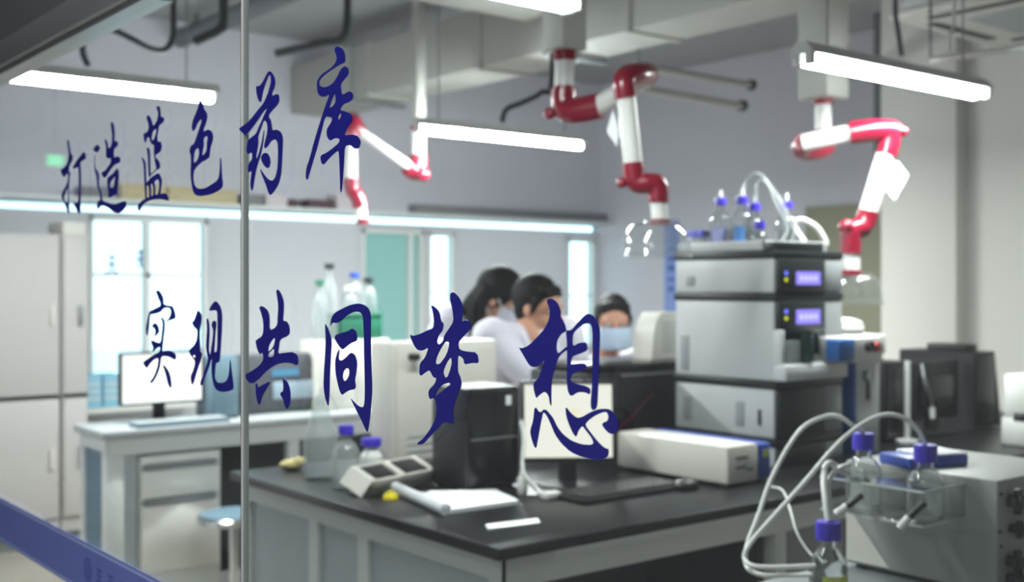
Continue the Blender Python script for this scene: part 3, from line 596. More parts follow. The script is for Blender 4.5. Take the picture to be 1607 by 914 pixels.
a = at_d(1462, 94, 4.6); b = at_d(1607, 70, 4.6); z_ = 2.46
a = at_z(1460, 94, z_); b = at_z(1640, 70, 2.46)
t = thing('conduit', 'bright metal conduit hanging level behind the end of the twin tube light', 'pipe', a, 'ceiling conduits')
MB().cyl(a, (b.x, b.y, z_), 0.014).build('tube', TUBEW, t)
for v in (a, b): MB().cyl((v.x, v.y, z_), (v.x, v.y, ZC), 0.006, seg=8).build('hanger', STEEL, t)
def hose(pix, d, r, lb, m=CABLE):
    P = [at_d(x, y, d) for x, y in pix]
    P = [Vector((P[0].x, P[0].y, ZC - 0.01))] + P
    return pipe('ceiling_hose', lb, 'cable', P, r, m, smooth=8)
hose([(866, 118), (850, 145), (822, 160), (795, 172), (788, 192)], 5.6, 0.014, 'dark cable end dangling between the middle tube light and the nearer red arm')
hose([(272, 20), (270, 60), (258, 78), (235, 76), (205, 60), (180, 48), (150, 40), (133, 60), (130, 82), (138, 103)], 5.0, 0.013, 'dark looping hose under the ceiling above the first tube light')
hose([(350, 20), (345, 45), (322, 58), (305, 66)], 5.0, 0.02, 'short thick dark hose end beside the glass joint near the ceiling')
hose([(545, 20), (538, 60), (505, 68), (470, 76), (432, 84)], 6.4, 0.022, 'dark hose bending level past the glass joint under the ceiling')
hose([(1405, 8), (1408, 40), (1415, 88)], 5.2, 0.012, 'dark cable hanging in front of the ceiling cassette')
hose([(1497, 20), (1490, 50), (1490, 80)], 4.4, 0.006, 'thin white cord dropping to the bright conduit', TUBEW)
for k, (xx, zz_, rr, lb) in enumerate(((2.0, 3.16, 0.05, 'thick grey pipe along the ceiling nearest the glass'), (2.45, 3.2, 0.035, 'grey pipe along the ceiling, second from the glass'), (3.1, 3.18, 0.06, 'thick grey pipe along the ceiling beside the big duct'))):
    t = thing('ceiling_pipe', lb, 'pipe', (xx, 2.0, zz_), 'pipes under the ceiling')
    MB().cyl((xx, 1.5, zz_), (xx, 7.48, zz_), rr).build('tube', DUCTD if k != 1 else DUCT, t)
    for y in (2.2, 3.9, 5.6, 7.2): MB().box((xx - 0.012, y - 0.012, zz_), (xx + 0.012, y + 0.012, ZC)).lathe([(rr, -0.015), (rr + 0.006, -0.015), (rr + 0.006, 0.015), (rr, 0.015)], (xx, y, zz_), 20, Matrix.Rotation(math.pi / 2, 3, 'X')).build('clamp', STEEL, t)

# ------------------------------------------------------------------ jointed extraction arms
def dome(c, r, h):
    prof = [(0.04, h), (0.05, h - 0.004)]
    for k in range(13):
        a = math.radians(90 - 82 * k / 12); prof.append((0.045 + (r - 0.045) * math.cos(a) ** 0.7, (h - 0.012) * math.sin(a)))
    prof += [(r + 0.006, 0.006), (r + 0.006, 0.0), (r - 0.002, 0.0)]
    return MB().lathe(prof, c, 40)
def arm(label, root, parts):
    t = thing('extraction_arm', label, 'fume arm', root, 'red and white extraction arms')
    for kind, pts, r in parts:
        if kind == 'drop':
            p = pts; hw = abs(r) or 0.055; top = 2.738 if r > 0 else ZC - 0.002
            MB().box((p.x - hw, p.y - hw, p.z), (p.x + hw, p.y + hw, top), 0.004).build('mounting_column', DUCT, t)
        elif kind == 'flange': MB().cyl(pts[0], pts[1], r, seg=28).build('flange', RED, t)
        elif kind == 'pipe': MB().cyl(pts[0], pts[1], r, seg=28).build('pipe', PIPEW, t)
        elif kind == 'elbow': MB().tube(pts, r, 20, 6).build('elbow', RED, t)
        elif kind == 'ring': MB().cyl(pts[0], pts[1], r, seg=28).build('hood_collar', RED, t)
        elif kind == 'knob':
            MB().cyl(pts[0], pts[1], r * 0.6, seg=16).sph(pts[1], r).build('tension_knob', RED, t)
        elif kind == 'hood': dome(pts, r, 0.125).build('hood', HOODM, t)
        elif kind == 'tag':
            tg = MB(); q = pts; tg.poly(q, (FW * 0.004)[:]); o = tg.build('hanging_tag', PAPER, t)
    return t
A = at_d
m1 = Vector((2.63, 3.0, at_d(885, 80, 3.99).z)); D = 3.99
arm('nearest red and white jointed fume arm with clear hood over the black monitor bench', m1, [
 ('drop', Vector((A(886, 80, D).x, A(886, 80, D).y, A(886, 80, D).z)), 0),
 ('flange', (A(886, 80, D), A(886, 96, D)), 0.040), ('pipe', (A(886, 92, D), A(885, 142, D)), 0.034),
 ('elbow', (A(885, 136, D), A(885, 152, D)), 0.039),
 ('elbow', (A(885, 142, D), A(886, 166, D), A(900, 174, 3.97), A(942, 166, 3.93)), 0.046), ('knob', (A(885, 176, D), A(863, 178, D)), 0.022),
 ('pipe', (A(934, 168, 3.93), A(1016, 121, 3.84)), 0.034),
 ('elbow', (A(1004, 128, 3.86), A(1016, 117, 3.84), A(1000, 116, 3.76), A(980, 124, 3.72), A(983, 154, 3.72)), 0.037),
 ('pipe', (A(982, 146, 3.72), A(994, 262, 3.74)), 0.031), ('elbow', (A(993, 256, 3.74), A(996, 284, 3.74)), 0.036),
 ('elbow', (A(996, 264, 3.74), A(998, 286, 3.74), A(1020, 288, 3.73), A(1032, 292, 3.73), A(1033, 318, 3.73)), 0.034), ('knob', (A(996, 287, 3.74), A(976, 287, 3.74)), 0.018),
 ('pipe', (A(1033, 314, 3.73), A(1036, 348, 3.73)), 0.027), ('ring', (A(1036, 344, 3.73), A(1036, 354, 3.73)), 0.034),
 ('hood', A(1030, 404, 3.73), 0.112),
 ('tag', [A(962, 172, 3.70), A(972, 204, 3.70), A(968, 230, 3.70), A(952, 206, 3.70)], 0)])
D = 4.91; m3 = A(1292, 156, D)
arm('red and white jointed fume arm with clear hood in front of the olive door', m3, [
 ('drop', A(1292, 156, D), 0.075),
 ('flange', (A(1292, 155, D), A(1292, 165, D)), 0.042), ('pipe', (A(1292, 163, D), A(1292, 212, D)), 0.034),
 ('elbow', (A(1292, 204, D), A(1292, 216, D)), 0.038),
 ('elbow', (A(1293, 208, D), A(1296, 230, D), A(1275, 238, 4.84), A(1256, 234, 4.76), A(1262, 224, 4.68)), 0.040),
 ('pipe', (A(1260, 225, 4.68), A(1345, 207, 4.60)), 0.036),
 ('elbow', (A(1334, 209, 4.60), A(1365, 205, 4.58), A(1395, 206, 4.58), A(1404, 212, 4.58)), 0.046),
 ('elbow', (A(1396, 208, 4.58), A(1396, 222, 4.58), A(1391, 244, 4.58)), 0.042), ('knob', (A(1400, 206, 4.58), A(1417, 207, 4.58)), 0.020),
 ('pipe', (A(1391, 240, 4.58), A(1361, 340, 4.58)), 0.038), ('elbow', (A(1363, 332, 4.58), A(1358, 352, 4.58)), 0.042),
 ('elbow', (A(1358, 346, 4.58), A(1352, 358, 4.57), A(1337, 362, 4.55), A(1335, 380, 4.55), A(1335, 398, 4.55)), 0.041), ('knob', (A(1338, 358, 4.55), A(1328, 356, 4.53)), 0.030),
 ('pipe', (A(1335, 394, 4.55), A(1336, 426, 4.55)), 0.034), ('ring', (A(1336, 424, 4.55), A(1336, 432, 4.55)), 0.04),
 ('hood', A(1350, 478, 4.55), 0.085),
 ('tag', [A(1408, 252, 4.55), A(1426, 275, 4.55), A(1404, 314, 4.55), A(1388, 296, 4.55)], 0)])
D = 6.6
arm('far red and white jointed fume arm over the drawers bench, seen through the lettering', A(657, 197, D), [
 ('drop', A(657, 196, D), -0.03),
 ('flange', (A(657, 196, D), A(657, 205, D)), 0.046), ('pipe', (A(657, 203, D), A(657, 248, D)), 0.040),
 ('elbow', (A(657, 243, D), A(657, 262, D), A(652, 270, 6.58), A(640, 262, 6.55)), 0.052), ('knob', (A(657, 270, D), A(664, 274, 6.5)), 0.04),
 ('pipe', (A(644, 262, 6.55), A(558, 202, 6.45)), 0.026),
 ('elbow', (A(562, 205, 6.45), A(553, 190, 6.42), A(551, 200, 6.40), A(551, 216, 6.40)), 0.048),
 ('pipe', (A(551, 210, 6.40), A(551, 286, 6.40)), 0.032),
 ('elbow', (A(551, 280, 6.40), A(553, 298, 6.40), A(560, 308, 6.40), A(566, 326, 6.40)), 0.042),
 ('pipe', (A(565, 322, 6.40), A(569, 348, 6.40)), 0.03), ('ring', (A(569, 344, 6.40), A(570, 352, 6.40)), 0.036)])

# ------------------------------------------------------------------ things on the island bench
def bottle(x, y, z, r, h, label, group=None, glass=CLEAR, capm=CAPB, lab=None, labm=None, caph=0.028, neck=0.36, name='reagent_bottle', cat='bottle', liquid=None, nipple=False):
    t = thing(name, label, cat, (x, y, z), group)
    rn = max(r * neck, 0.013); hb = h - caph
    prof = [(0, 0), (r * 0.9, 0), (r, 0.006), (r, hb * 0.58), (r * 0.93, hb * 0.68), (r * 0.7, hb * 0.80), (rn, hb * 0.88), (rn, hb + 0.004)]
    if glass is CLEAR:
        prof = prof + [(rn - 0.003, hb + 0.004), (rn - 0.003, hb * 0.88), (r * 0.7 - 0.003, hb * 0.80), (r * 0.93 - 0.003, hb * 0.68), (r - 0.003, hb * 0.58), (r - 0.003, 0.008), (r * 0.88 - 0.003, 0.004), (0, 0.004)]
        MB().lathe(prof, (x, y, z), 40).build('glass_body', BOROS, t)
    else: MB().lathe(prof, (x, y, z), 36).build('bottle_body', glass, t)
    c = MB().lathe([(0, h), (rn * 1.42, h), (rn * 1.5, h - 0.004), (rn * 1.5, h - caph), (rn * 1.05, h - caph), (rn * 1.05, h - caph + 0.003)], (x, y, z), 28).build('cap', capm, t)
    if nipple: MB().cyl((x, y, z + h), (x, y, z + h + 0.03), 0.008, 0.006).build('hose_fitting', TUBEW, c)
    if lab:
        a0, a1 = lab; g = MB(); tb = bmesh.new(); n = 14; vs_ = []
        for k in range(n + 1):
            a = math.radians(a0 + (a1 - a0) * k / n)
            vs_.append((tb.verts.new((x + (r + 0.001) * math.cos(a), y + (r + 0.001) * math.sin(a), z + hb * 0.12)), tb.verts.new((x + (r + 0.001) * math.cos(a), y + (r + 0.001) * math.sin(a), z + hb * 0.5))))
        for k in range(n): tb.faces.new((vs_[k][0], vs_[k + 1][0], vs_[k + 1][1], vs_[k][1]))
        g._add(tb); g.build('paper_label', labm, t)
    return t
# clear wash flask, white bottles, yellow sponge, at the near end
p = at_z(503, 752, BZ)
t = thing('wash_bottle', 'clear plastic wash bottle with cone shoulder at the bench end', 'bottle', (p.x, p.y, BZ))
MB().lathe([(0, 0), (0.052, 0), (0.058, 0.008), (0.058, 0.13), (0.054, 0.15), (0.03, 0.225), (0.02, 0.25), (0.016, 0.27)], (p.x, p.y, BZ), 36).build('bottle_body', HAZYPL, t)
MB().lathe([(0, 0.285), (0.012, 0.285), (0.019, 0.27), (0.019, 0.245), (0.017, 0.245)], (p.x, p.y, BZ), 24).build('cap', HAZYPL, t)
s = RT * 1.0
MB().tube([(p.x, p.y, BZ + 0.28), (p.x, p.y, BZ + 0.30), p + RT * 0.03 + UP * 0.285, p + RT * 0.06 + UP * 0.23], 0.005).build('spout', CLEAR, t)
p = at_z(543, 768, BZ); bottle(p.x, p.y, BZ, 0.046, 0.205, 'cloudy white plastic bottle with blue cap at the bench edge, taller of two', 'blue capped plastic bottles', HAZYPL)
p = at_z(583, 744, BZ); bottle(p.x, p.y, BZ, 0.039, 0.125, 'opaque white short bottle with blue cap behind the white rack', 'blue capped plastic bottles', WHITE, neck=0.6)
p = at_z(458, 737, BZ)
t = thing('sponge', 'pale yellow lump of sponge on the far corner of the black worktop', 'sponge', (p.x, p.y, BZ))
MB().sph((p.x, p.y, BZ + 0.018), 0.05, (0.9, 0.75, 0.36)).sph((p.x + 0.02, p.y - 0.02, BZ + 0.026), 0.03, (1, 0.8, 0.6)).build('foam', mat('yellow_foam', '#cdbf86', 0.9, bump=0.5, scale=60), t)
# white rack with two dark wells
q = at_z(612, 766, BZ); ux = (at_z(665, 752, BZ) - at_z(566, 772, BZ)); ux.z = 0; L = ux.length; ux.normalize(); uy = Vector((-ux.y, ux.x, 0))
t = thing('tube_rack', 'white rack with slanted ends and two dark wells beside the open notebook', 'rack', (q.x, q.y, BZ))
M0 = Matrix(((ux.x, uy.x, 0, q.x), (ux.y, uy.y, 0, q.y), (0, 0, 1, BZ), (0, 0, 0, 1)))
M = M0 @ Matrix.Translation((0, 0, 0.0195)) @ Matrix.Rotation(math.radians(22), 4, 'X')
rk = MB(); h2 = L / 2
for xc in (-h2 + 0.012, 0.0, h2 - 0.012): rk.box((xc - 0.012, -0.05, 0), (xc + 0.012, 0.05, 0.052), 0.003, M)
rk.box((-h2, -0.05, 0), (h2, -0.04, 0.05), 0.003, M); rk.box((-h2, 0.04, 0), (h2, 0.05, 0.05), 0.003, M); rk.box((-h2, -0.05, 0), (h2, 0.05, 0.012), 0.002, M)
rk.build('frame', CREAM, t)
for xc in (-h2 / 2, h2 / 2): MB().box((xc - h2 * 0.34, -0.036, 0.013), (xc + h2 * 0.34, 0.036, 0.0505), 0.003, M).build('well', BLACKP, t)
for sx in (-h2 + 0.012, h2 - 0.020): MB().box((sx, 0.02, 0.0003), (sx + 0.008, 0.045, 0.032), 0.001, M0).build('support_leg', CREAM, t)
for sx in (-1,): MB().poly([M @ Vector((-h2, -0.05, 0.05)), M @ Vector((-h2, 0.05, 0.05)), M @ Vector((-h2 - 0.03, 0.05, 0.0)), M @ Vector((-h2 - 0.03, -0.05, 0.0))], (M.to_3x3() @ Vector((0.004, 0, 0)))).build('slanted_end', CREAM, t)
p = at_z(613, 783, BZ); t = thing('screw_cap', 'small yellow screw cap lying by the rolled notebook page', 'cap', (p.x, p.y, BZ))
MB().lathe([(0, 0.016), (0.018, 0.016), (0.022, 0.012), (0.024, 0.0), (0, 0.0)], (p.x, p.y, BZ), 28).build('shell', YELLOW, t)
MB().lathe([(0, 0.024), (0.010, 0.024), (0.012, 0.016), (0, 0.016)], (p.x, p.y, BZ), 20).build('knurl', YELLOW, t)
# notebook
c0 = at_z(735, 788, BZ); t = thing('notebook', 'open white notebook with one page rolled up, on the near corner of the bench', 'notebook', (c0.x, c0.y, BZ))
Q = [at_z(x, y, BZ) for x, y in ((672, 777), (778, 775), (814, 792), (700, 808))]
for v in Q: v.z = BZ
MB().poly([v + UP * 0.0005 for v in Q], (0, 0, 0.012)).build('page_block', PAPER, t)
R0, R1 = at_z(620, 768, BZ + 0.013), at_z(700, 804, BZ + 0.013)
d = (R1 - R0); e = Vector((d.y, -d.x, 0)).normalized()
if (c0 - R0).dot(e) < 0: e = -e
tb = bmesh.new(); rows = []
for k in range(17):
    a = math.pi * 1.75 * k / 16 - math.pi / 2
    off = e * (-math.cos(a) * 0.017) + UP * (math.sin(a) * 0.017 + 0.006)
    rows.append((tb.verts.new(R0 + off), tb.verts.new(R1 + off)))
for a_, b_ in zip(rows, rows[1:]): tb.faces.new((a_[0], a_[1], b_[1], b_[0]))
bmesh.ops.solidify(tb, geom=tb.faces[:], thickness=0.0015)
g = MB(); g._add(tb); g.build('rolled_page', PAPER, t)
MB().poly([R0 + e * 0.0 - UP * 0.0125, R1 - UP * 0.0125, Vector((Q[3].x, Q[3].y, BZ + 0.0006)), Vector((Q[0].x, Q[0].y, BZ + 0.0006))], (0, 0, 0.006)).build('under_page', PAPER, t)
K = [at_z(x, y, BZ) for x, y in ((762, 827), (844, 817), (848, 824), (767, 834))]
o = MB().poly([Vector((v.x, v.y, BZ + 0.0004)) for v in K], (0, 0, 0.006)).build('card', PAPER); tag(origin(o, (K[0].x, K[0].y, BZ)), 'narrow white card lying flat at the front edge of the black worktop', 'card')
# computer tower
TZ = at_d(770, 608, 3.66).z
t = thing('computer_tower', 'black computer tower standing beside the lit monitor on the island bench', 'computer', (2.135, 2.90, BZ))
MB().box((2.135, 2.90, BZ + 0.008), (2.352, 3.09, TZ), 0.008).build('casing', BLACKP, t)
MB().box((2.145, 2.894, BZ + 0.02), (2.342, 2.901, TZ - 0.012), 0.004).build('front_panel', BLACKG, t)
MB().box((2.29, 2.8915, TZ - 0.06), (2.31, 2.8945, TZ - 0.03)).build('sticker', PAPER, t)
MB().box((2.15, 2.8915, TZ - 0.165), (2.335, 2.8945, TZ - 0.16)).build('drive_slot', STEEL, t)
fe = MB()
for x in (2.16, 2.325):
    for y in (2.92, 3.07): fe.cyl((x, y, BZ), (x, y, BZ + 0.009), 0.012, seg=12)
fe.build('rubber_feet', BLACKP, t)
# lit monitor
def monitor(c, n, w, hgt, label, scr, base_z, bezel=0.014, tilt=0, stand=True, cat='monitor', case=BLACKP):
    n = Vector(n); n.z = 0; n.normalize(); u = Vector((-n.y, n.x, 0)); t = thing('monitor', label, cat, (c.x, c.y, base_z))
    M = Matrix(((u.x, n.x, 0, c.x), (u.y, n.y, 0, c.y), (0, 0, 1, c.z), (0, 0, 0, 1))) @ Matrix.Rotation(math.radians(tilt), 4, 'X')
    MB().box((-w / 2 - bezel, -0.035, -hgt / 2 - bezel), (w / 2 + bezel, 0.0, hgt / 2 + bezel), 0.006, M).build('housing', case, t)
    MB().box((-w / 2, 0.0003, -hgt / 2), (w / 2, 0.002, hgt / 2), 0, M).build('screen', scr, t)
    if stand:
        MB().box((-0.03, -0.06, base_z - c.z + 0.012), (0.03, -0.036, 0.0), 0.006, M).build('neck', case, t)
        MB().lathe([(0, 0), (0.10, 0), (0.10, 0.008), (0.06, 0.014), (0, 0.016)], Vector((c.x, c.y, base_z)) - n * 0.03, 32).build('foot', case, t)
    return t
SCR1 = screen_mat('warm_screen', '#fffaf0', '#fff3d8', '#f1d9c0', 1.1, 7.0)
c = at_d(892, 661, 3.72); nn = -(c - EYE); nn = nn + RT * 0.35
monitor(c, nn, 0.285, 0.235, 'lit monitor with cream coloured screen behind the largest lettering', SCR1, BZ, tilt=6)
# keyboard
kc = at_z(968, 776, BZ); t = thing('keyboard', 'black keyboard lying in front of the lit monitor', 'keyboard', (kc.x, kc.y, BZ))
kx0, ky0 = kc.x - 0.20, kc.y - 0.075
MB().box((kx0, ky0, BZ + 0.0005), (kx0 + 0.43, ky0 + 0.16, BZ + 0.016), 0.004).build('base', BLACKP, t)
kb = MB()
for i in range(15):
    for j in range(5): kb.box((kx0 + 0.012 + i * 0.0272, ky0 + 0.014 + j * 0.0272, BZ + 0.0155), (kx0 + 0.035 + i * 0.0272, ky0 + 0.037 + j * 0.0272, BZ + 0.024), 0.002, seg=1)
kb.build('keys', BLACKG, t)
p = at_z(1078, 768, BZ); t = thing('computer_mouse', 'black mouse beside the keyboard near the long white instrument box', 'mouse', (p.x, p.y, BZ))
MB().sph((p.x, p.y, BZ + 0.014), 0.05, (1.0, 0.62, 0.42)).build('shell', BLACKP, t)
# adapter and its cable
p = at_z(866, 783, BZ); t = thing('power_adapter', 'small white adapter block on the worktop in front of the monitor', 'adapter', (p.x, p.y, BZ))
MB().box((p.x - 0.035, p.y - 0.02, BZ + 0.0005), (p.x + 0.035, p.y + 0.02, BZ + 0.022), 0.005).build('block', WHITE, t)
o = MB().tube([at_d(818, 660, 3.62), at_d(822, 690, 3.6), at_d(820, 725, 3.58), at_d(824, 748, 3.56), at_z(845, 772, BZ + 0.012), Vector((p.x - 0.03, p.y, BZ + 0.012))], 0.006).build('power_cable', WHITE)
tag(origin(o, (p.x, p.y, BZ)), 'white cable hanging between the computer tower and monitor to the adapter', 'cable')
pl_ = at_d(820, 742, 3.58); t = thing('cable_plug', 'white plug on the cable beside the lit monitor', 'plug', (pl_.x, pl_.y, BZ))
MB().box((pl_.x - 0.014, pl_.y - 0.012, BZ + 0.0005), (pl_.x + 0.014, pl_.y + 0.012, BZ + 0.055), 0.004).build('plug_body', WHITE, t)
MB().cyl((pl_.x, pl_.y, BZ + 0.055), (pl_.x, pl_.y, BZ + 0.075), 0.008, 0.006).build('strain_relief', WHITE, t)
# white instrument behind the tower
wx0, wx1, wy = 2.185, 2.66, 3.413; wzt = at_d(650, 537, 4.1).z
t = thing('bench_instrument', 'tall white bench instrument with a dark knob behind the computer tower', 'instrument', (wx0, wy, BZ))
MB().box((wx0, wy, BZ + 0.01), (wx1, wy + 0.14, wzt), 0.012).build('casing', CREAM, t)
MB().box((wx0 + 0.02, wy - 0.008, BZ + 0.03), (wx1 - 0.02, wy - 0.0005, wzt - 0.02), 0.006).build('front_cover', CREAM, t)
kp = at_y(645, 560, wy - 0.008); MB().cyl((kp.x, wy - 0.05, kp.z), (kp.x, wy - 0.008, kp.z), 0.013).box((kp.x - 0.035, wy - 0.055, kp.z - 0.008), (kp.x + 0.01, wy - 0.04, kp.z + 0.008), 0.004).build('latch_knob', BLACKP, t)
for py in (700, 712, 724):
    q = at_y(640, py, wy - 0.01); q2 = at_y(690, py, wy - 0.01); MB().box((q.x, wy - 0.011, BZ + 0.06 + (724 - py) * 0.0022), (q2.x, wy - 0.0075, BZ + 0.066 + (724 - py) * 0.0022)).build('vent_slot', HGREY2, t)
MB().box((wx0 + 0.02, wy + 0.02, BZ), (wx1 - 0.02, wy + 0.12, BZ + 0.011)).build('foot_rail', BLACKP, t)
# black printer with paper tray + white vented unit
t = thing('printer', 'wide black printer with a shiny top slot behind the lit monitor', 'printer', (3.0, 3.2, BZ))
pz = at_d(1000, 572, 4.4).z
MB().box((2.93, 3.2, BZ + 0.008), (3.6, 3.55, pz - 0.03), 0.012).build('casing', BLACKP, t)
MB().box((2.95, 3.195, pz - 0.03), (3.6, 3.55, pz), 0.014).build('lid', BLACKG, t)
MB().box((3.1, 3.192, pz - 0.052), (3.5, 3.201, pz - 0.043), 0.002).build('output_slot', STEEL, t)
MB().box((2.97, 3.23, BZ), (3.56, 3.52, BZ + 0.009)).build('foot_plate', BLACKP, t)
MB().tube([(3.06, 3.19, BZ + 0.10), (3.12, 3.17, BZ + 0.14), (3.2, 3.18, BZ + 0.19), (3.28, 3.193, BZ + 0.23)], 0.0018).build('red_lead', RED, t)
vx = 3.37; vz = at_d(1040, 492, 4.6).z
t = thing('vented_unit', 'rounded white unit with level vent slots standing on the black printer', 'instrument', (vx, 3.3, pz))
out = [(vx, pz), (vx + 0.01, pz + 0.10), (vx + 0.03, vz - 0.03), (vx + 0.06, vz), (3.58, vz), (3.58, pz)]
MB().poly([(x, 3.3, z + 0.0004) for x, z in out], (0, 0.11, 0)).build('casing', CREAM, t)
for k in range(7): MB().box((vx + 0.06, 3.296, pz + 0.03 + k * 0.019), (3.56, 3.3005, pz + 0.036 + k * 0.019)).build('vent_slot', HGREY2, t)
# long white box with blue end
iz = at_d(1140, 702, 3.68).z; ix, iy = 2.837, 2.44
t = thing('bench_instrument', 'long low white instrument box with a blue end panel in front of the stack', 'instrument', (ix, iy, BZ))
MB().box((ix, iy, BZ + 0.012), (2.99, iy + 0.508, iz), 0.008).build('casing', CREAM, t)
MB().box((2.991, iy + 0.004, BZ + 0.014), (3.062, iy + 0.504, iz - 0.003), 0.01).build('end_panel', NAVYB, t)
MB().box((ix + 0.04, iy - 0.0025, iz - 0.045), (ix + 0.10, iy - 0.0002, iz - 0.037)).box((ix + 0.04, iy - 0.0025, iz - 0.075), (ix + 0.09, iy - 0.0002, iz - 0.069)).build('printed_name', INK, t)
MB().box((ix + 0.095, iy - 0.0025, iz - 0.085), (ix + 0.125, iy - 0.0002, iz - 0.078)).build('green_mark', GREEN, t)
MB().box((3.02, iy + 0.0015, iz - 0.05), (3.05, iy + 0.0042, iz - 0.025)).build('badge', LABELW, t)
fe = MB()
for x in (ix + 0.02, 3.04):
    for y in (iy + 0.03, iy + 0.47): fe.cyl((x, y, BZ), (x, y, BZ + 0.014), 0.014, seg=12)
fe.build('foot', BLACKP, t)

# ------------------------------------------------------------------ chromatography stack
hx0, hx1, hy0, hy1 = 3.298, 3.69, 2.613, 3.10
def hz(py): return 1.5 + (450 - py) * 4.1 / 1800
xb0, xb1 = hx0 + 0.006, 3.575
def module(za, zb, label, disp=None, bar=True, frontblack=True):
    t = thing('chromatography_module', label, 'instrument', (hx0, hy0, za), 'modules of the instrument stack')
    bz = zb - 0.03 if bar else zb
    MB().box((hx0, hy0 + 0.008, za + 0.0004), (hx1, hy1, bz - 0.0005), 0.006).build('casing', HGREY, t)
    if bar:
        MB().box((hx0 - 0.008, hy0 - 0.006, bz), (hx1 + 0.004, hy1 + 0.004, zb), 0.006).build('black_top_rim', HBLACK, t)
    MB().box((xb1 + 0.004, hy0 - 0.004, za + 0.004), (hx1 - 0.002, hy0 + 0.0075, bz - 0.002), 0.004).build('door_panel', HGREY2, t)
    if frontblack:
        MB().box((xb0, hy0 - 0.010, za + 0.002), (xb1, hy0 + 0.0075, bz - 0.001), 0.004).build('front_panel', HBLACK, t)
    if disp:
        za_, zb_ = disp; xa = hx0 + 0.103; xb = hx0 + 0.245
        s = MB().box((xa, hy0 - 0.0125, za_), (xb, hy0 - 0.0101, zb_), 0.001).build('display', LILACD, t)
        g = MB()
        for k in range(4): g.box((xa + 0.02 + k * 0.028, hy0 - 0.0133, (za_ + zb_) / 2 - 0.009), (xa + 0.036 + k * 0.028, hy0 - 0.0126, (za_ + zb_) / 2 + 0.009))
        g.build('digits', DIGIT, s)
        for k, m in enumerate((LEDB, LEDY)):
            zz_ = zb_ - 0.006 - k * 0.024
            MB().cyl((hx0 + 0.045, hy0 - 0.013, zz_), (hx0 + 0.045, hy0 - 0.010, zz_), 0.0075, seg=16).build('indicator_light', m, t)
    return t
Z = [BZ, hz(690), hz(599), hz(460), hz(392)]
m0 = module(BZ, Z[1], 'lowest dark fronted module of the stack standing on the black worktop', None)
m1_ = module(Z[1], Z[2], 'low module second from the bottom of the stack, with a dark recessed front', None)
m2_ = module(Z[2], Z[3], 'tallest module in the middle of the stack, with display and open vial bay', (hz(510), hz(487)), frontblack=False)
m3_ = module(Z[3], Z[4], 'upper pump module of the stack with a violet display and black rim', (hz(447), hz(426)))
# details of the middle module
MB().box((xb0, hy0 - 0.010, hz(522)), (xb1, hy0 + 0.0075, Z[3] - 0.031), 0.004).build('front_panel', HBLACK, m2_)
bay0, bay1 = hz(572), hz(523)
MB().box((hx0 + 0.02, hy0 + 0.001, bay0), (xb1 - 0.05, hy0 + 0.0078, bay1)).build('vial_bay', HBLACK, m2_)
vb = MB()
for k, (dx, r) in enumerate(((0.05, 0.016), (0.085, 0.016))): vb.cyl((hx0 + dx, hy0 - 0.022, bay0 + 0.004), (hx0 + dx, hy0 - 0.022, bay1 - 0.03), r, seg=16)
vb.build('vial', HAZYPL, m2_)
MB().cyl((hx0 + 0.135, hy0 - 0.03, bay0 + 0.002), (hx0 + 0.135, hy0 - 0.03, bay1 - 0.004), 0.026, seg=20).build('dark_green_bottle', mat('dark_green_glass', '#12352f', 0.15), m2_)
MB().cyl((hx0 + 0.20, hy0 - 0.02, bay0 + 0.03), (hx0 + 0.20, hy0 - 0.02, bay1 - 0.004), 0.018, seg=20).build('needle_block', BLACKG, m2_)
MB().box((hx0 - 0.006, hy0 - 0.05, Z[2] + 0.001), (hx1 - 0.03, hy0 + 0.007, hz(573)), 0.006).build('drip_tray', HGREY, m2_)
MB().box((hx0 - 0.004, hy0 - 0.03, bay0), (hx0 + 0.012, hy0 + 0.007, bay1 + 0.01), 0.003).build('bay_side', HGREY, m2_)
# side grips
def grip(t, pxa, pya, pxb, pyb, m=HGREY2):
    a = at_x(pxa, pya, hx0); b = at_x(pxb, pyb, hx0)
    MB().box((hx0 - 0.003, b.y, b.z), (hx0 + 0.001, a.y, a.z), 0.001).build('side_grip', m, t)
grip(m3_, 1077, 434, 1090, 450); grip(m2_, 1069, 527, 1081, 582); grip(m1_, 1073, 622, 1086, 660); grip(m1_, 1155, 630, 1168, 670); grip(m1_, 1190, 643, 1195, 668, BLACKP)
# solvent tray
zt = Z[4]
t = thing('solvent_tray', 'grey solvent tray with black front block on the top of the stack', 'tray', (hx0, hy0, zt))
tb = MB(); tb.box((hx0 + 0.01, hy0 + 0.06, zt + 0.0004), (hx1 - 0.01, hy1 - 0.01, zt + 0.008))
for (a, b) in (((hx0 + 0.005, hy0 + 0.055), (hx0 + 0.015, hy1)), ((hx1 - 0.015, hy0 + 0.055), (hx1 - 0.005, hy1)), ((hx0 + 0.005, hy0 + 0.055), (hx1 - 0.005, hy0 + 0.065)), ((hx0 + 0.005, hy1 - 0.01), (hx1 - 0.005, hy1))):
    tb.box((*a, zt + 0.0004), (*b, zt + 0.036), 0.002)
tb.build('tray_body', HGREY, t)
MB().box((hx0 + 0.003, hy0 - 0.004, zt + 0.0004), (xb1, hy0 + 0.054, zt + 0.030), 0.004).build('front_block', HBLACK, t)
zb = zt + 0.0085
LG = 'blue capped solvent bottles on the stack'
bottle(3.395, 2.955, zb, 0.042, 1.842 - zb, 'solvent bottle on the stack with pale label, beside the small blue box', LG, lab=(170, 260), labm=mat('pale_lilac_label', '#a9aee0', 0.6), nipple=True)
bottle(3.402, 2.855, zb, 0.042, 1.842 - zb, 'solvent bottle on the stack with a blue label and the arching tube', LG, lab=(175, 235), labm=mat('blue_label', '#4f83c4', 0.6), nipple=True)
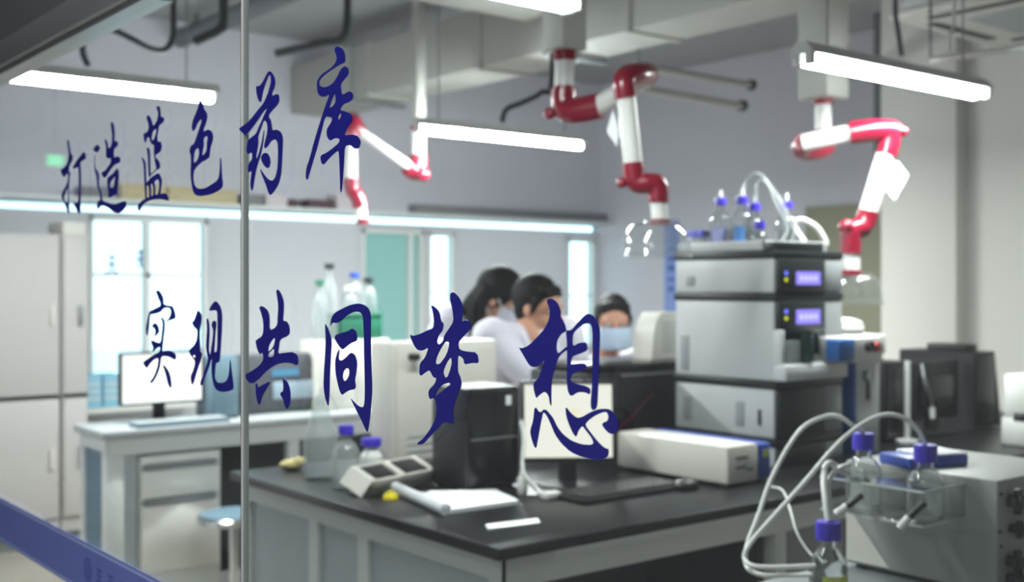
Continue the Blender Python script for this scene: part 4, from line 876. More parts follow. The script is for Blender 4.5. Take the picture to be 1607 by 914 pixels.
bottle(3.50, 2.875, zb, 0.042, 1.822 - zb, 'solvent bottle on the stack behind the smallest one', LG, nipple=True)
bottle(3.345, 2.725, zb, 0.030, 1.74 - zb, 'smallest solvent bottle at the front of the stack top', LG)
bottle(3.60, 2.80, zb, 0.042, 1.83 - zb, 'solvent bottle furthest along the stack top beside the white tubes', LG, nipple=True)
t = thing('tip_box', 'small square blue box on the stack top beside the solvent bottles', 'box', (3.36, 3.04, zb))
MB().box((3.325, 3.01, zb), (3.39, 3.08, zb + 0.05), 0.004).build('box_body', HAZYPL, t)
MB().box((3.323, 3.008, zb + 0.05), (3.392, 3.082, zb + 0.078), 0.005).build('box_lid', mat('light_blue_lid', '#7079d8', 0.4), t)
o = MB().tube([at_d(1168, 311, 4.36), at_d(1169, 288, 4.36), at_d(1185, 272, 4.34), at_d(1203, 284, 4.32), at_d(1218, 320, 4.3), at_d(1236, 358, 4.28), (3.42, 2.70, zb + 0.01)], 0.0055).build('solvent_tube', HAZYPL)
tag(origin(o, (3.402, 2.855, 1.842)), 'clear tube arching from a solvent bottle down to the stack front', 'tube')
o = MB().tube([at_d(1187, 320, 4.42), at_d(1187, 290, 4.42), at_d(1200, 284, 4.4), at_d(1222, 310, 4.35), at_d(1246, 362, 4.3), (3.48, 2.70, zb + 0.01)], 0.0055).build('solvent_tube', HAZYPL)
tag(origin(o, (3.50, 2.875, 1.82)), 'second clear tube running beside the arching tube above the stack', 'tube')
o = MB().tube([at_d(1262, 380, 4.35), at_d(1250, 362, 4.38), at_d(1248, 348, 4.38), at_d(1262, 346, 4.38), at_d(1282, 358, 4.38), at_d(1294, 376, 4.38), at_d(1297, 384, 4.38)], 0.010).build('drain_tube', TUBEW)
tag(origin(o, at_d(1262, 380, 4.35)), 'thick white tube bent in a short loop on the stack top', 'tube')

# ------------------------------------------------------------------ blue and white instrument beyond the stack
t = thing('column_instrument', 'upright white instrument with a blue flank and blue head beside the stack', 'instrument', (3.86, 2.75, BZ))
MB().box((3.775, 2.62, BZ + 0.0005), (3.795, 3.0, 1.235), 0.004).build('blue_flank', BLUE, t)
MB().box((3.796, 2.62, BZ + 0.0005), (3.95, 3.0, 1.235), 0.006).build('column_body', HGREY, t)
hd = MB().box((3.53, 2.45, 1.225), (3.715, 2.60, 1.315), 0.008).box((3.705, 2.592, 1.236), (3.95, 2.99, 1.315), 0.008).build('head_casing', WHITE, t)
MB().box((3.43, 2.44, 1.235), (3.529, 2.50, 1.312), 0.008).build('blue_head', BLUE, t)
p = at_y(1374, 545, 2.45); MB().cyl((p.x, 2.435, p.z), (p.x, 2.4505, p.z), 0.017, seg=20).build('red_button', LEDR, hd)
p = at_y(1362, 544, 2.45); MB().cyl((p.x, 2.43, p.z), (p.x, 2.4505, p.z), 0.019, seg=20).build('dial', BLACKP, hd)
p = at_y(1358, 590, 2.62); MB().cyl((p.x, 2.60, p.z), (p.x, 2.6205, p.z), 0.02, seg=20).build('round_port', STEEL, t)
MB().box((3.86, 2.612, 1.06), (3.875, 2.6205, 1.15), 0.003).build('dark_slot', BLACKP, t)
MB().lathe([(0, 0.0), (0.10, 0.0), (0.11, 0.02), (0.10, 0.05), (0.06, 0.062), (0, 0.066)], (3.80, 2.72, 1.3155), 32).build('rounded_cover', WHITE, t)
# black computers at the far end of the island bench
t = thing('computer_tower', 'narrow black computer tower behind the blue and white instrument', 'computer', (4.25, 2.75, BZ))
MB().box((4.18, 2.75, BZ + 0.008), (4.36, 3.15, 1.185), 0.01).build('casing', BLACKP, t)
MB().box((4.19, 2.742, BZ + 0.03), (4.35, 2.751, 1.17), 0.004).build('front_panel', BLACKG, t)
MB().box((4.20, 2.77, BZ), (4.34, 3.13, BZ + 0.0085)).build('foot_rail', BLACKP, t)
px_ = at_y(1424, 600, 2.70)
o = MB().cyl((px_.x, 2.70, BZ), (px_.x, 2.70, 1.19), 0.012).cyl((px_.x, 2.70, BZ), (px_.x, 2.70, BZ + 0.012), 0.045).build('support_rod', HGREY); tag(origin(o, (px_.x, 2.70, BZ)), 'pale upright support rod on a round foot between the black computers', 'stand')
t = thing('monitor', 'black monitor seen from behind at the far end of the island bench', 'monitor', (4.65, 2.8, BZ))
MB().box((4.43, 2.80, BZ + 0.06), (4.84, 2.835, 1.17), 0.012).build('housing', BLACKP, t)
MB().box((4.5, 2.775, BZ + 0.11), (4.77, 2.801, 1.11), 0.02).build('rear_bulge', BLACKG, t)
MB().box((4.60, 2.80, BZ + 0.012), (4.67, 2.83, BZ + 0.07)).build('neck', BLACKP, t)
MB().box((4.52, 2.74, BZ + 0.0005), (4.75, 2.92, BZ + 0.014), 0.006).build('foot', BLACKP, t)
MB().tube([(4.52, 2.79, 1.16), (4.50, 2.76, 1.08), (4.54, 2.76, 1.02), (4.56, 2.765, 0.97)], 0.006).build('dangling_lead', STEEL, t)
MB().cyl((4.56, 2.765, 0.97), (4.565, 2.765, 0.925), 0.012, seg=12).build('lead_plug', WHITE, t)
t = thing('computer_tower', 'broad black computer tower with a slanted back by the columns', 'computer', (4.88, 2.75, BZ))
MB().poly([(4.88, 2.75, BZ + 0.006), (5.12, 2.75, BZ + 0.006), (5.06, 2.75, 1.20), (4.88, 2.75, 1.20)], (0, 0.38, 0)).build('casing', BLACKP, t)
MB().box((4.89, 2.744, BZ + 0.02), (5.05, 2.7495, 1.19), 0.003).build('front_panel', BLACKG, t)
MB().box((4.88, 2.77, BZ), (5.08, 3.1, BZ + 0.0065)).build('foot_rail', BLACKP, t)
MB().box((4.90, 2.80, 1.2003), (5.0, 3.0, 1.235), 0.006).build('top_dock', BLACKP, t)
# white instrument at the frame edge
a = at_y(1575, 600, 2.42); t = thing('bench_instrument', 'white stepped instrument with a black knob on the bench at the edge of view', 'instrument', (a.x, 2.32, BZ))
zz1 = at_y(1590, 592, 2.32).z; zz2 = at_y(1590, 662, 2.32).z
MB().box((a.x, 2.32, zz2), (a.x + 0.4, 2.42, zz1), 0.008).build('upper_casing', WHITE, t)
MB().box((a.x - 0.004, 2.30, BZ + 0.0005), (a.x + 0.41, 2.43, zz2 - 0.0005), 0.008).build('lower_casing', WHITE, t)
q = at_y(1597, 655, 2.31); MB().cyl((q.x, 2.27, q.z), (q.x, 2.3205, q.z), 0.018).box((q.x - 0.05, 2.275, q.z - 0.012), (q.x + 0.05, 2.295, q.z + 0.012), 0.004).build('knob', BLACKP, t)

# ------------------------------------------------------------------ things on the drawers bench
a = at_y(190, 560, 5.35); b = at_y(320, 560, 5.35); zt_ = at_y(255, 556, 5.35).z; zb_ = at_y(255, 631, 5.35).z
SCR2 = screen_mat('white_screen', '#ffffff', '#fdf6f3', '#f4d9cc', 2.0, 5.0)
c = Vector(((a.x + b.x) / 2, 5.36, (zt_ + zb_) / 2))
monitor(c, (0, -1, 0), b.x - a.x - 0.02, zt_ - zb_, 'lit white monitor in a dark frame on the drawers bench before the window', SCR2, BZ, 0.011)
t = thing('keyboard', 'grey keyboard below the white lit monitor on the drawers bench', 'keyboard', (c.x, 5.2, BZ))
MB().box((c.x - 0.2, 5.15, BZ + 0.0005), (c.x + 0.25, 5.27, BZ + 0.018), 0.004).build('base', TEALBOX, t)
kb = MB()
for i in range(14):
    for j in range(4): kb.box((c.x - 0.19 + i * 0.031, 5.16 + j * 0.026, BZ + 0.0175), (c.x - 0.163 + i * 0.031, 5.182 + j * 0.026, BZ + 0.025), 0.002, seg=1)
kb.build('keys', HGREY2, t)
a = at_y(333, 600, 5.28); b = at_y(376, 600, 5.28); zt_ = at_y(350, 560, 5.28).z
t = thing('computer_tower', 'teal grey computer case beside the glass joint on the drawers bench', 'computer', (a.x, 5.28, BZ))
MB().box((a.x, 5.28, BZ + 0.006), (b.x, 5.48, zt_), 0.008).build('casing', TEALBOX, t)
MB().box((a.x + 0.012, 5.274, BZ + 0.02), (b.x - 0.012, 5.281, zt_ - 0.015), 0.003).build('front_panel', mat('teal_front', '#6d8794', 0.35), t)
MB().box((a.x + 0.01, 5.29, BZ), (b.x - 0.01, 5.47, BZ + 0.0065)).build('foot_rail', BLACKP, t)
a = at_y(386, 600, 5.36); b = at_y(488, 600, 5.36); zt_ = at_y(440, 556, 5.36).z
t = thing('bench_analyser', 'dark grey analyser with a pale blue lit panel behind the lower lettering', 'instrument', (a.x, 5.3, BZ))
MB().box((a.x, 5.36, BZ + 0.0005), (b.x, 5.50, zt_), 0.01).build('casing', mat('dark_grey_casing', '#54565c', 0.5), t)
s0 = at_y(428, 592, 5.35); s1 = at_y(470, 578, 5.35)
MB().box((s0.x, 5.354, s0.z), (s1.x, 5.3605, s1.z)).build('lit_panel', CYAND, t)
s0 = at_y(430, 628, 5.35); s1 = at_y(500, 596, 5.35)
MB().box((s0.x, 5.352, s0.z), (s1.x, 5.3605, s1.z), 0.003).build('control_panel', mat('pale_blue_grey', '#9fb1bd', 0.5), t)
s0 = at_y(440, 654, 5.35); s1 = at_y(500, 640, 5.35); MB().box((s0.x, 5.35, max(s0.z, BZ + 0.01)), (s1.x, 5.3605, s1.z), 0.003).build('green_drawer', GREEN, t)
# pale blue crates behind the drawers bench by the window
for k, (pa, pb, lb) in enumerate(((137, 160, 'pale blue crate on the window sill beside the narrow cabinet'), (163, 190, 'pale blue crate on the window sill beside the white lit monitor'))):
    a = at_y(pa, 600, 7.28); b = at_y(pb, 600, 7.28); z1 = at_y(160, 588, 7.28).z; z0 = at_y(160, 640, 7.28).z
    t = thing('crate', lb, 'crate', (a.x, 7.28, z0), 'pale blue crates')
    MB().box((a.x, 7.28, z0), (b.x, 7.45, z1), 0.008).build('crate_body', mat('sky_blue_plastic', '#8cc3dd', 0.5), t)
    g = MB()
    for j in range(3): g.box((a.x + 0.005, 7.276, z0 + 0.05 + j * 0.045), (b.x - 0.005, 7.2805, z0 + 0.065 + j * 0.045))
    g.build('crate_slots', WHITE, t)
sh0 = at_y(137, 600, 7.28).x; o = MB().box((sh0 - 0.1, 7.2, z0 - 0.03), (sh0 + 0.75, 7.499, z0), 0.004).build('window_counter', WHITE)
tag(origin(o, (sh0, 7.35, z0 - 0.03)), 'narrow white counter carrying the pale blue crates below the window', 'counter')
# white cupboard, green box and bottle cluster
a = at_y(500, 600, 5.3); b = at_y(612, 600, 5.3); z1 = at_y(550, 534, 5.3).z
t = thing('bench_cupboard', 'white bench cupboard on the drawers bench under the green box', 'cupboard', (a.x, 5.3, BZ))
MB().box((a.x, 5.30, BZ + 0.0005), (b.x, 5.50, z1), 0.006).build('body', CREAM, t)
MB().box((a.x + 0.01, 5.292, BZ + 0.02), ((a.x + b.x) / 2 - 0.003, 5.2998, z1 - 0.015), 0.004).build('cupboard_door', CREAM, t)
MB().box(((a.x + b.x) / 2 + 0.003, 5.292, BZ + 0.02), (b.x - 0.01, 5.2998, z1 - 0.015), 0.004).build('cupboard_door', CREAM, t)
ga = at_y(536, 500, 5.32); gb = at_y(600, 500, 5.32); gz = at_y(565, 492, 5.32).z
t = thing('storage_box', 'dark green storage box on the white bench cupboard behind the lettering', 'box', (ga.x, 5.32, z1))
MB().box((ga.x, 5.32, z1 + 0.0005), (gb.x, 5.49, gz - 0.02), 0.006).build('box_body', GREEN, t)
MB().box((ga.x - 0.004, 5.316, gz - 0.02), (gb.x + 0.004, 5.494, gz), 0.005).build('lid', GREEN, t)
# carboys
caps = ((527, 414, 0.020, BLACKP, 'dark'), (556, 428, 0.018, NAVYB, 'blue'), (578, 436, 0.018, BLACKP, 'black'), (512, 440, 0.016, GREEN, 'green'), (548, 448, 0.02, WHITE, 'white'))
for k, (px, py, rr, cm, nm) in enumerate(caps):
    yy = 5.36 + 0.10 * (k % 2); p = at_y(px, py, yy); zb0 = gz if px > 538 else z1
    xx = min(max(p.x, ga.x + 0.045), gb.x - 0.045) if px > 538 else min(p.x, ga.x - 0.05)
    bottle(xx, yy, zb0 + 0.0005, 0.042, max(p.z - zb0, 0.12), 'cloudy bottle with a %s cap in the cluster by the green box' % nm, 'cloudy bottles by the green box', HAZYPL, cm, neck=0.42, caph=0.03)
# ------------------------------------------------------------------ near table with the bottle holder instrument
TZ2 = 0.775
t = thing('side_table', 'grey side table near the glass carrying the bottle holder instrument', 'table', (2.0, 1.2, 0))
MB().box((2.10, 1.15, TZ2 - 0.03), (3.35, 1.82, TZ2), 0.005).build('tabletop', STEEL, t)
for x in (2.12, 3.29):
    for y in (1.18, 1.77): MB().box((x, y, 0), (x + 0.035, y + 0.035, TZ2 - 0.031), 0.003).build('leg', BFRAME, t)
ax, ay0, ay1, az = 2.53, 1.368, 1.78, 1.051
t = thing('pump_instrument', 'grey instrument box with black fittings and a clear bottle holder on its face', 'instrument', (ax, ay0, TZ2))
MB().box((ax, ay0, TZ2 + 0.012), (2.93, ay1, az), 0.006).build('casing', mat('instrument_warm_grey', '#9c9c98', 0.5, vary=0.03), t)
MB().box((ax - 0.002, ay0 + 0.0, az - 0.13), (ax + 0.0005, ay1, az - 0.127)).build('panel_seam', HGREY2, t)
MB().poly([(ax - 0.004, ay1 - 0.005, TZ2 + 0.02), (ax - 0.004, ay1 - 0.13, TZ2 + 0.02), (ax - 0.004, ay1 - 0.03, TZ2 + 0.135), (ax - 0.004, ay1 - 0.005, TZ2 + 0.135)], (0.0035, 0, 0)).build('side_plate', CREAM, t)
fe = MB()
for x in (ax + 0.03, 2.90):
    for y in (ay0 + 0.03, ay1 - 0.03): fe.cyl((x, y, TZ2), (x, y, TZ2 + 0.013), 0.016, seg=12)
fe.build('foot', BLACKP, t)
for (px, py, r_) in ((1584, 786, 0.020), (1586, 829, 0.014), (1583, 880, 0.018), (1584, 908, 0.018)):
    q = at_y(px, py, ay0)
    if q.z < TZ2 + 0.03: q.z = TZ2 + 0.03
    k = MB().cyl((q.x, ay0 - 0.035, q.z), (q.x, ay0 + 0.0005, q.z), r_ * 0.8, seg=16)
    k.box((q.x - r_ * 1.5, ay0 - 0.03, q.z - r_ * 0.5), (q.x + r_ * 1.5, ay0 - 0.014, q.z + r_ * 0.5), 0.003); k.box((q.x - r_ * 0.5, ay0 - 0.03, q.z - r_ * 1.5), (q.x + r_ * 0.5, ay0 - 0.014, q.z + r_ * 1.5), 0.003)
    k.build('valve_knob', BLACKP, t)
sc = MB()
for (px, py) in ((1570, 776), (1568, 835), (1570, 858), (1600, 775)):
    q = at_y(px, py, ay0); sc.cyl((q.x, ay0 - 0.004, q.z), (q.x, ay0 + 0.0005, q.z), 0.004, seg=10)
sc.build('screw', BLACKP, t)
# clear holder fixed to the instrument
hxa, hya, hyb, hza, hzb = 2.352, 1.447, 1.726, 0.951, 1.036
hd = MB()
hd.box((hxa, hya, hza), (ax - 0.0005, hyb, hza + 0.007), 0.002)
tb_ = bmesh.new()
bp_, br_ = [], []
cy = ((hya + 0.055), (hyb - 0.055)); hxc = 2.45; hr = 0.047
for (a, b) in (((hxa, hya, hzb - 0.006), (hxc - hr, hyb, hzb)), ((hxc + hr, hya, hzb - 0.006), (ax - 0.0005, hyb, hzb)), ((hxc - hr, hya, hzb - 0.006), (hxc + hr, cy[0] - hr, hzb)), ((hxc - hr, cy[0] + hr, hzb - 0.006), (hxc + hr, cy[1] - hr, hzb)), ((hxc - hr, cy[1] + hr, hzb - 0.006), (hxc + hr, hyb, hzb))):
    hd.box(a, b, 0.0015, seg=1)
tb_.free()
for y in (hya, hyb - 0.006, (hya + hyb) / 2 - 0.003): hd.box((hxa, y, hza + 0.007), (ax - 0.0005, y + 0.006, hzb - 0.006), 0.001, seg=1)
hd.build('clear_bottle_holder', ACRYL, t)
e = MB()
e.box((hxa - 0.002, hya - 0.001, hzb - 0.0055), (hxa + 0.0005, hyb + 0.001, hzb - 0.0005)); e.box((hxa - 0.002, hya - 0.001, hza + 0.001), (hxa + 0.0005, hyb + 0.001, hza + 0.006)); e.box((hxa, hya - 0.002, hza + 0.001), (ax - 0.001, hya + 0.0005, hza + 0.006)); e.box((hxa, hya - 0.002, hzb - 0.0055), (ax - 0.001, hya + 0.0005, hzb - 0.0005))
e.build('polished_holder_edge', mat('polished_acrylic_edge', '#c9cfcb', 0.2), t)
for (xa, ya, xb, yb, xc, yc) in ((1312, 808, 1330, 795, 1353, 777), (1412, 830, 1427, 812, 1451, 789)):
    a = at_x(xa, ya, hxa - 0.034); b = at_x(xb, yb, hxa - 0.020); c = at_x(xc, yc, hxa - 0.001)
    MB().cyl(b, c, 0.008, seg=14).build('thumb_screw', BLACKP, t); MB().cyl(a, b, 0.0095, seg=14).build('screw_sleeve', WHITE, t)
GB = 'blue capped bottles of the near instrument'
hB = 1.128 - (hza + 0.008)
bA = bottle(hxc, cy[0], hza + 0.0075, 0.043, hB, 'glass bottle with blue cap in the clear holder, nearer the black fittings', GB, neck=0.42, caph=0.040)
bB = bottle(hxc, cy[1], hza + 0.0075, 0.043, hB + 0.01, 'glass bottle with blue cap in the clear holder, beside the white tubing', GB, neck=0.42, caph=0.040)
p3 = at_d(1300, 850, 2.60); zc3 = at_d(1300, 819, 2.60).z
bottle(p3.x, p3.y, TZ2 + 0.0005, 0.043, zc3 - TZ2, 'glass bottle with blue cap and yellow green label standing below the holder', GB, lab=(200, 290), labm=LABELW, neck=0.44, caph=0.040)
# tubing
ca = Vector((hxc, cy[0], hza + 0.0075 + hB)); cb = Vector((hxc, cy[1], hza + 0.0085 + hB + 0.01))
zlow = TZ2 + 0.012
def tubing(pts, lb, r=0.0055):
    o = MB().tube(pts, r, 12, 8).build('white_tubing', TUBEW); o['group'] = 'white tubing of the near instrument'
    return tag(origin(o, pts[0]), lb, 'tube', 'white tubing of the near instrument')
A = at_d
tubing([ca, A(1438, 672, 2.70), A(1415, 655, 2.70), A(1385, 652, 2.70), A(1350, 668, 2.70), A(1310, 702, 2.69), A(1260, 760, 2.68), A(1215, 810, 2.67), A(1180, 850, 2.66), A(1168, 875, 2.65), A(1180, 888, 2.62), A(1215, 891, 2.6), A(1285, 888, 2.58)], 'white tube arching highest over the holder from the cap nearer the black fittings')
tubing([cb, A(1338, 668, 2.80), A(1318, 655, 2.80), A(1295, 654, 2.80), A(1262, 670, 2.79), A(1235, 705, 2.78), A(1208, 758, 2.76), A(1190, 810, 2.73), A(1172, 858, 2.70), A(1172, 890, 2.66), A(1195, 903, 2.62), A(1225, 904, 2.6), A(1275, 902, 2.57)], 'white tube looping out widest from the cap of the bottle beside the tubing')
pc = Vector((p3.x, p3.y, zc3))
tubing([pc, A(1296, 790, 2.62), A(1293, 755, 2.66), A(1296, 732, 2.70), A(1305, 728, 2.72), A(1318, 738, 2.74), A(1330, 742, 2.78)], 'short white tube bending from the lower bottle cap up over the holder end', 0.0075)
tubing([pc + RT * 0.008, A(1302, 795, 2.63), A(1300, 760, 2.67), A(1306, 745, 2.70), A(1318, 735, 2.72), A(1332, 730, 2.76)], 'second short white tube beside the one from the lower bottle cap', 0.006)
tubing([A(1206, 764, 3.3), A(1228, 770, 3.2), A(1240, 800, 3.05), A(1250, 835, 2.95), A(1268, 865, 2.9), A(1290, 885, 2.85)], 'dim thin tube falling from the bench edge behind the wide loop', 0.0025)
# blue folder on the instrument
p = at_z(1428, 738, az); q = at_z(1520, 732, az)
t = thing('folder', 'blue folder with white pages lying on the near instrument', 'folder', (p.x, p.y, az))
fx0, fy0 = 2.66, 1.60
dirx = (q - p); dirx.z = 0; Lf = dirx.length; dirx.normalize(); diry = Vector((-dirx.y, dirx.x, 0))
M = Matrix(((dirx.x, diry.x, 0, p.x), (dirx.y, diry.y, 0, p.y), (0, 0, 1, az), (0, 0, 0, 1)))
MB().box((0, 0, 0.0005), (Lf, 0.12, 0.028), 0.004, M).build('cover', NAVYB, t)
MB().box((0.05, 0.005, 0.0285), (Lf + 0.004, 0.115, 0.034), 0.002, M).build('pages', PAPER, t)

# ------------------------------------------------------------------ the three people behind the island bench
def voxel(name, mb, m, parent, vox=0.007, smooth=4):
    o = mb.build(name, m, parent)
    r = o.modifiers.new('r', 'REMESH'); r.mode = 'VOXEL'; r.voxel_size = vox; r.use_smooth_shade = True
    k = o.modifiers.new('s', 'SMOOTH'); k.iterations = smooth; k.factor = 0.5
    bpy.context.view_layer.update()
    me = bpy.data.meshes.new_from_object(o.evaluated_get(bpy.context.evaluated_depsgraph_get()))
    old = o.data; o.modifiers.clear(); o.data = me; me.name = name; bpy.data.meshes.remove(old)
    if not me.materials: me.materials.append(m)
    me.polygons.foreach_set('use_smooth', [True] * len(me.polygons)); return o
def hand(mb, wrist, tip, up):
    wrist, tip, up = Vector(wrist), Vector(tip), Vector(up)
    f = (tip - wrist).normalized(); sd = f.cross(up).normalized(); up = sd.cross(f)
    mb.cap(wrist, wrist + f * 0.03, 0.026, 0.028, 12)
    palm = wrist + f * 0.055
    M = Matrix((sd, f, up)).transposed()
    mb.sph(palm, 0.045, (0.92, 1.0, 0.36), M, 16, 12)
    for k, (off, ln) in enumerate(((-0.030, 0.068), (-0.010, 0.078), (0.010, 0.073), (0.029, 0.058))):
        a = wrist + f * 0.088 + sd * off; b = a + f * ln * 0.5 - up * 0.006 + sd * off * 0.15; c = b + f * ln * 0.42 - up * 0.020
        mb.cap(a - f * 0.02, b, 0.0105, 0.0095, 8); mb.cap(b, c, 0.0095, 0.008, 8)
    return f, sd, up
def thumb(mb, wrist, f, sd, up, side):
    a = wrist + f * 0.035 + sd * side * 0.030; b = a + f * 0.035 + sd * side * 0.026 - up * 0.006; c = b + f * 0.030 + sd * side * 0.006 - up * 0.008
    mb.cap(a, b, 0.014, 0.0115, 8); mb.cap(b, c, 0.0115, 0.009, 8)
def person(label, pel, chest, head, face, elbows, wrists, tips, seated=False, woman=False, mask=None, hair='short', sw=0.19, group=None):
    pel, chest, head = Vector(pel), Vector(chest), Vector(head)
    t = thing('person', label, 'person', (pel.x, pel.y, 0))
    f = Vector(face).normalized(); s = f.cross(UP).normalized(); u = s.cross(f)          # head frame: f forward, s its own right side, u up
    HM = Matrix((s, f, u)).transposed()
    def H(x, y, z): return head + s * x + f * y + u * z
    bf = Vector((chest.x - pel.x, chest.y - pel.y, 0)); bf = (bf if bf.length > 0.05 else Vector((f.x, f.y, 0))).normalized()
    if seated: bf = Vector((f.x, f.y, 0)).normalized()
    bs = bf.cross(UP).normalized()                                                        # body right
    sp = (chest - pel).normalized()
    neck0 = chest + sp * 0.13; neck1 = H(0, -0.035, -0.075)
    sh = [chest + sp * 0.10 + bs * k * sw for k in (1, -1)]
    B = MB(); Cc = MB(); T = MB()
    # head
    B.sph(H(0, -0.012, 0.022), 0.098, (0.80, 1.0, 1.02), HM); B.sph(H(0, 0.022, -0.045), 0.068, (0.86, 0.98, 1.05), HM); B.sph(H(0, 0.052, -0.092), 0.028, (1.1, 0.9, 0.8), HM)
    B.cap(H(0, 0.088, 0.005), H(0, 0.108, -0.030), 0.010, 0.014, 10); B.sph(H(0.011, 0.098, -0.034), 0.010); B.sph(H(-0.011, 0.098, -0.034), 0.010)
    B.cap(H(-0.018, 0.088, -0.063), H(0.018, 0.088, -0.063), 0.0075, 0.0075, 8); B.cap(H(-0.014, 0.086, -0.072), H(0.014, 0.086, -0.072), 0.008, 0.008, 8)
    B.cap(H(-0.045, 0.076, 0.022), H(0.045, 0.076, 0.022), 0.012, 0.012, 8)
    for k in (1, -1): B.sph(H(k * 0.078, -0.012, -0.012), 0.03, (0.35, 0.75, 1.05), HM, 12, 10)
    B.cap(neck0 - sp * 0.04, neck1, 0.058, 0.052)
    # torso and limbs
    wa = pel.lerp(chest, 0.42)
    for k in (1, -1):
        B.cap(pel + bs * k * 0.07, wa + bs * k * 0.055, 0.105, 0.095); B.cap(wa + bs * k * 0.055, chest + bs * k * 0.07, 0.095, 0.11); B.cap(chest + bs * k * 0.07, sh[0 if k > 0 else 1] - bs * k * 0.03, 0.10, 0.062)
    B.cap(neck0 - sp * 0.05, sh[0], 0.055, 0.058); B.cap(neck0 - sp * 0.05, sh[1], 0.055, 0.058)
    for k in (0, 1):
        E, Wp = Vector(elbows[k]), Vector(wrists[k])
        B.cap(sh[k], E, 0.052, 0.040); B.cap(E, Wp, 0.040, 0.026)
        a, b, c = hand(B, Wp, tips[k], (0, 0, 1)); thumb(B, Wp, a, b, c, -1 if k == 0 else 1)
        Cc.cap(sh[k], E, 0.068, 0.055, 20); Cc.cap(E, Wp - (Wp - E).normalized() * 0.035, 0.055, 0.042, 20)
    for k in (1, -1):
        hp = pel + bs * k * 0.09
        if seated:
            kn = hp + bf * 0.42 + Vector((0, 0, -0.01)); an = Vector((kn.x, kn.y, 0.10 + 0.14)) - bf * 0.06
            foot = an + Vector((0, 0, -0.06))
        else:
            kn = Vector((hp.x, hp.y, 0.49)) + bf * 0.02; an = Vector((hp.x, hp.y, 0.09)) - bf * 0.03; foot = an + Vector((0, 0, -0.045))
        B.cap(hp, kn, 0.082, 0.056); B.cap(kn, an, 0.055, 0.036); B.cap(an, foot + bf * 0.10, 0.035, 0.028)
        T.cap(hp, kn, 0.096, 0.072, 20); T.cap(kn, an + (kn - an).normalized() * 0.05, 0.071, 0.058, 20)
        sb = MB(); fz = foot.z - 0.045
        sb.cap(foot + bf * -0.03, foot + bf * 0.14, 0.040, 0.038, 16)
        for v in sb.bm.verts: v.co.z = max(v.co.z, foot.z - 0.044)
        if seated: pass
        sb.build('shoe', SHOE, t)
    T.cap(pel + bs * 0.08, pel - bs * 0.08, 0.112, 0.112, 20)
    voxel('body', B, SKIN, t, 0.0065, 3)
    voxel('trousers', T, TROUS, t, 0.012, 4)
    # lab coat: one cloth shell over torso, sleeves and skirt
    for k in (1, -1):
        Cc.cap(pel + bs * k * 0.075, wa + bs * k * 0.06, 0.132, 0.118, 24); Cc.cap(wa + bs * k * 0.06, chest + bs * k * 0.075, 0.118, 0.130, 24); Cc.cap(chest + bs * k * 0.07, sh[0 if k > 0 else 1] - bs * k * 0.02, 0.115, 0.078, 24)
        Cc.cap(sh[0 if k > 0 else 1], neck0 - sp * 0.055 + bs * k * 0.05, 0.070, 0.068, 24)
        if not seated: Cc.cap(pel + bs * k * 0.075, Vector((pel.x, pel.y, 0.62)) + bs * k * 0.085, 0.132, 0.145, 24)
        else: Cc.cap(pel + bs * k * 0.08, pel + bs * k * 0.10 + bf * 0.30, 0.13, 0.115, 24)
    voxel('lab_coat', Cc, COAT, t, 0.010, 4)
    # collar and shirt
    col = MB()
    for k in (1, -1):
        base = neck0 - sp * 0.01
        col.tube([base - bf * 0.055 + bs * k * 0.01, base + bs * k * 0.075 + sp * 0.005, base + bf * 0.055 + bs * k * 0.055 - sp * 0.03, chest + bf * 0.135 + bs * k * 0.025 - sp * 0.02], 0.016)
    voxel('collar', col, COAT, t, 0.007, 3)
    # eyes
    for k in (1, -1):
        e = MB().sph(H(k * 0.031, 0.074, 0.004), 0.0125).build('eye', EYEW, t)
        MB().sph(H(k * 0.031, 0.0835, 0.003), 0.0055).build('iris', IRIS, e)
    # hair
    h = MB()
    if hair == 'long':
        h.sph(H(0, -0.030, 0.038), 0.111, (0.86, 1.0, 1.0), HM); h.sph(H(0, -0.07, -0.03), 0.082, (0.98, 0.75, 1.2), HM)
        h.sph(H(0, 0.058, 0.082), 0.042, (1.3, 0.8, 0.6), HM)
        for k in (1, -1):
            for j, (ox, oy, ln) in enumerate(((0.066, -0.030, 0.40), (0.072, -0.055, 0.34), (0.060, -0.08, 0.30))):
                a = H(k * ox, oy, 0.03); b = H(k * (ox + 0.012), oy - 0.005, -0.08)
                c = b + Vector((0, 0, -ln * 0.45)) + f * 0.01; d = b + Vector((0, 0, -ln * 0.85)) + bs * 0.0 + f * 0.03
                h.tube([a, b, c, d], 0.034, 12, 5, 0.010)
        for j in range(3): h.tube([H(-0.05 + 0.05 * j, -0.09, 0.0), H(-0.05 + 0.05 * j, -0.115, -0.10), H(-0.05 + 0.05 * j, -0.11, -0.20)], 0.034, 12, 5, 0.014)
    else:
        h.sph(H(0, -0.033, 0.040), 0.107, (0.84, 1.0, 0.98), HM); h.sph(H(0, -0.058, -0.005), 0.078, (0.98, 0.72, 1.05), HM)
        h.sph(H(0, 0.036, 0.092), 0.044, (1.35, 0.9, 0.5), HM)
        for k in (1, -1): h.cap(H(k * 0.076, 0.012, 0.03), H(k * 0.079, 0.008, -0.02), 0.017, 0.009, 10)
        for j in range(7): h.cap(H(-0.06 + 0.02 * j, 0.035, 0.100 - abs(j - 3) * 0.006), H(-0.055 + 0.018 * j, 0.074 - abs(j - 3) * 0.005, 0.080 - abs(j - 3) * 0.004), 0.018, 0.010, 10)
    hv = voxel('hair', h, HAIR, t, 0.006, 3)
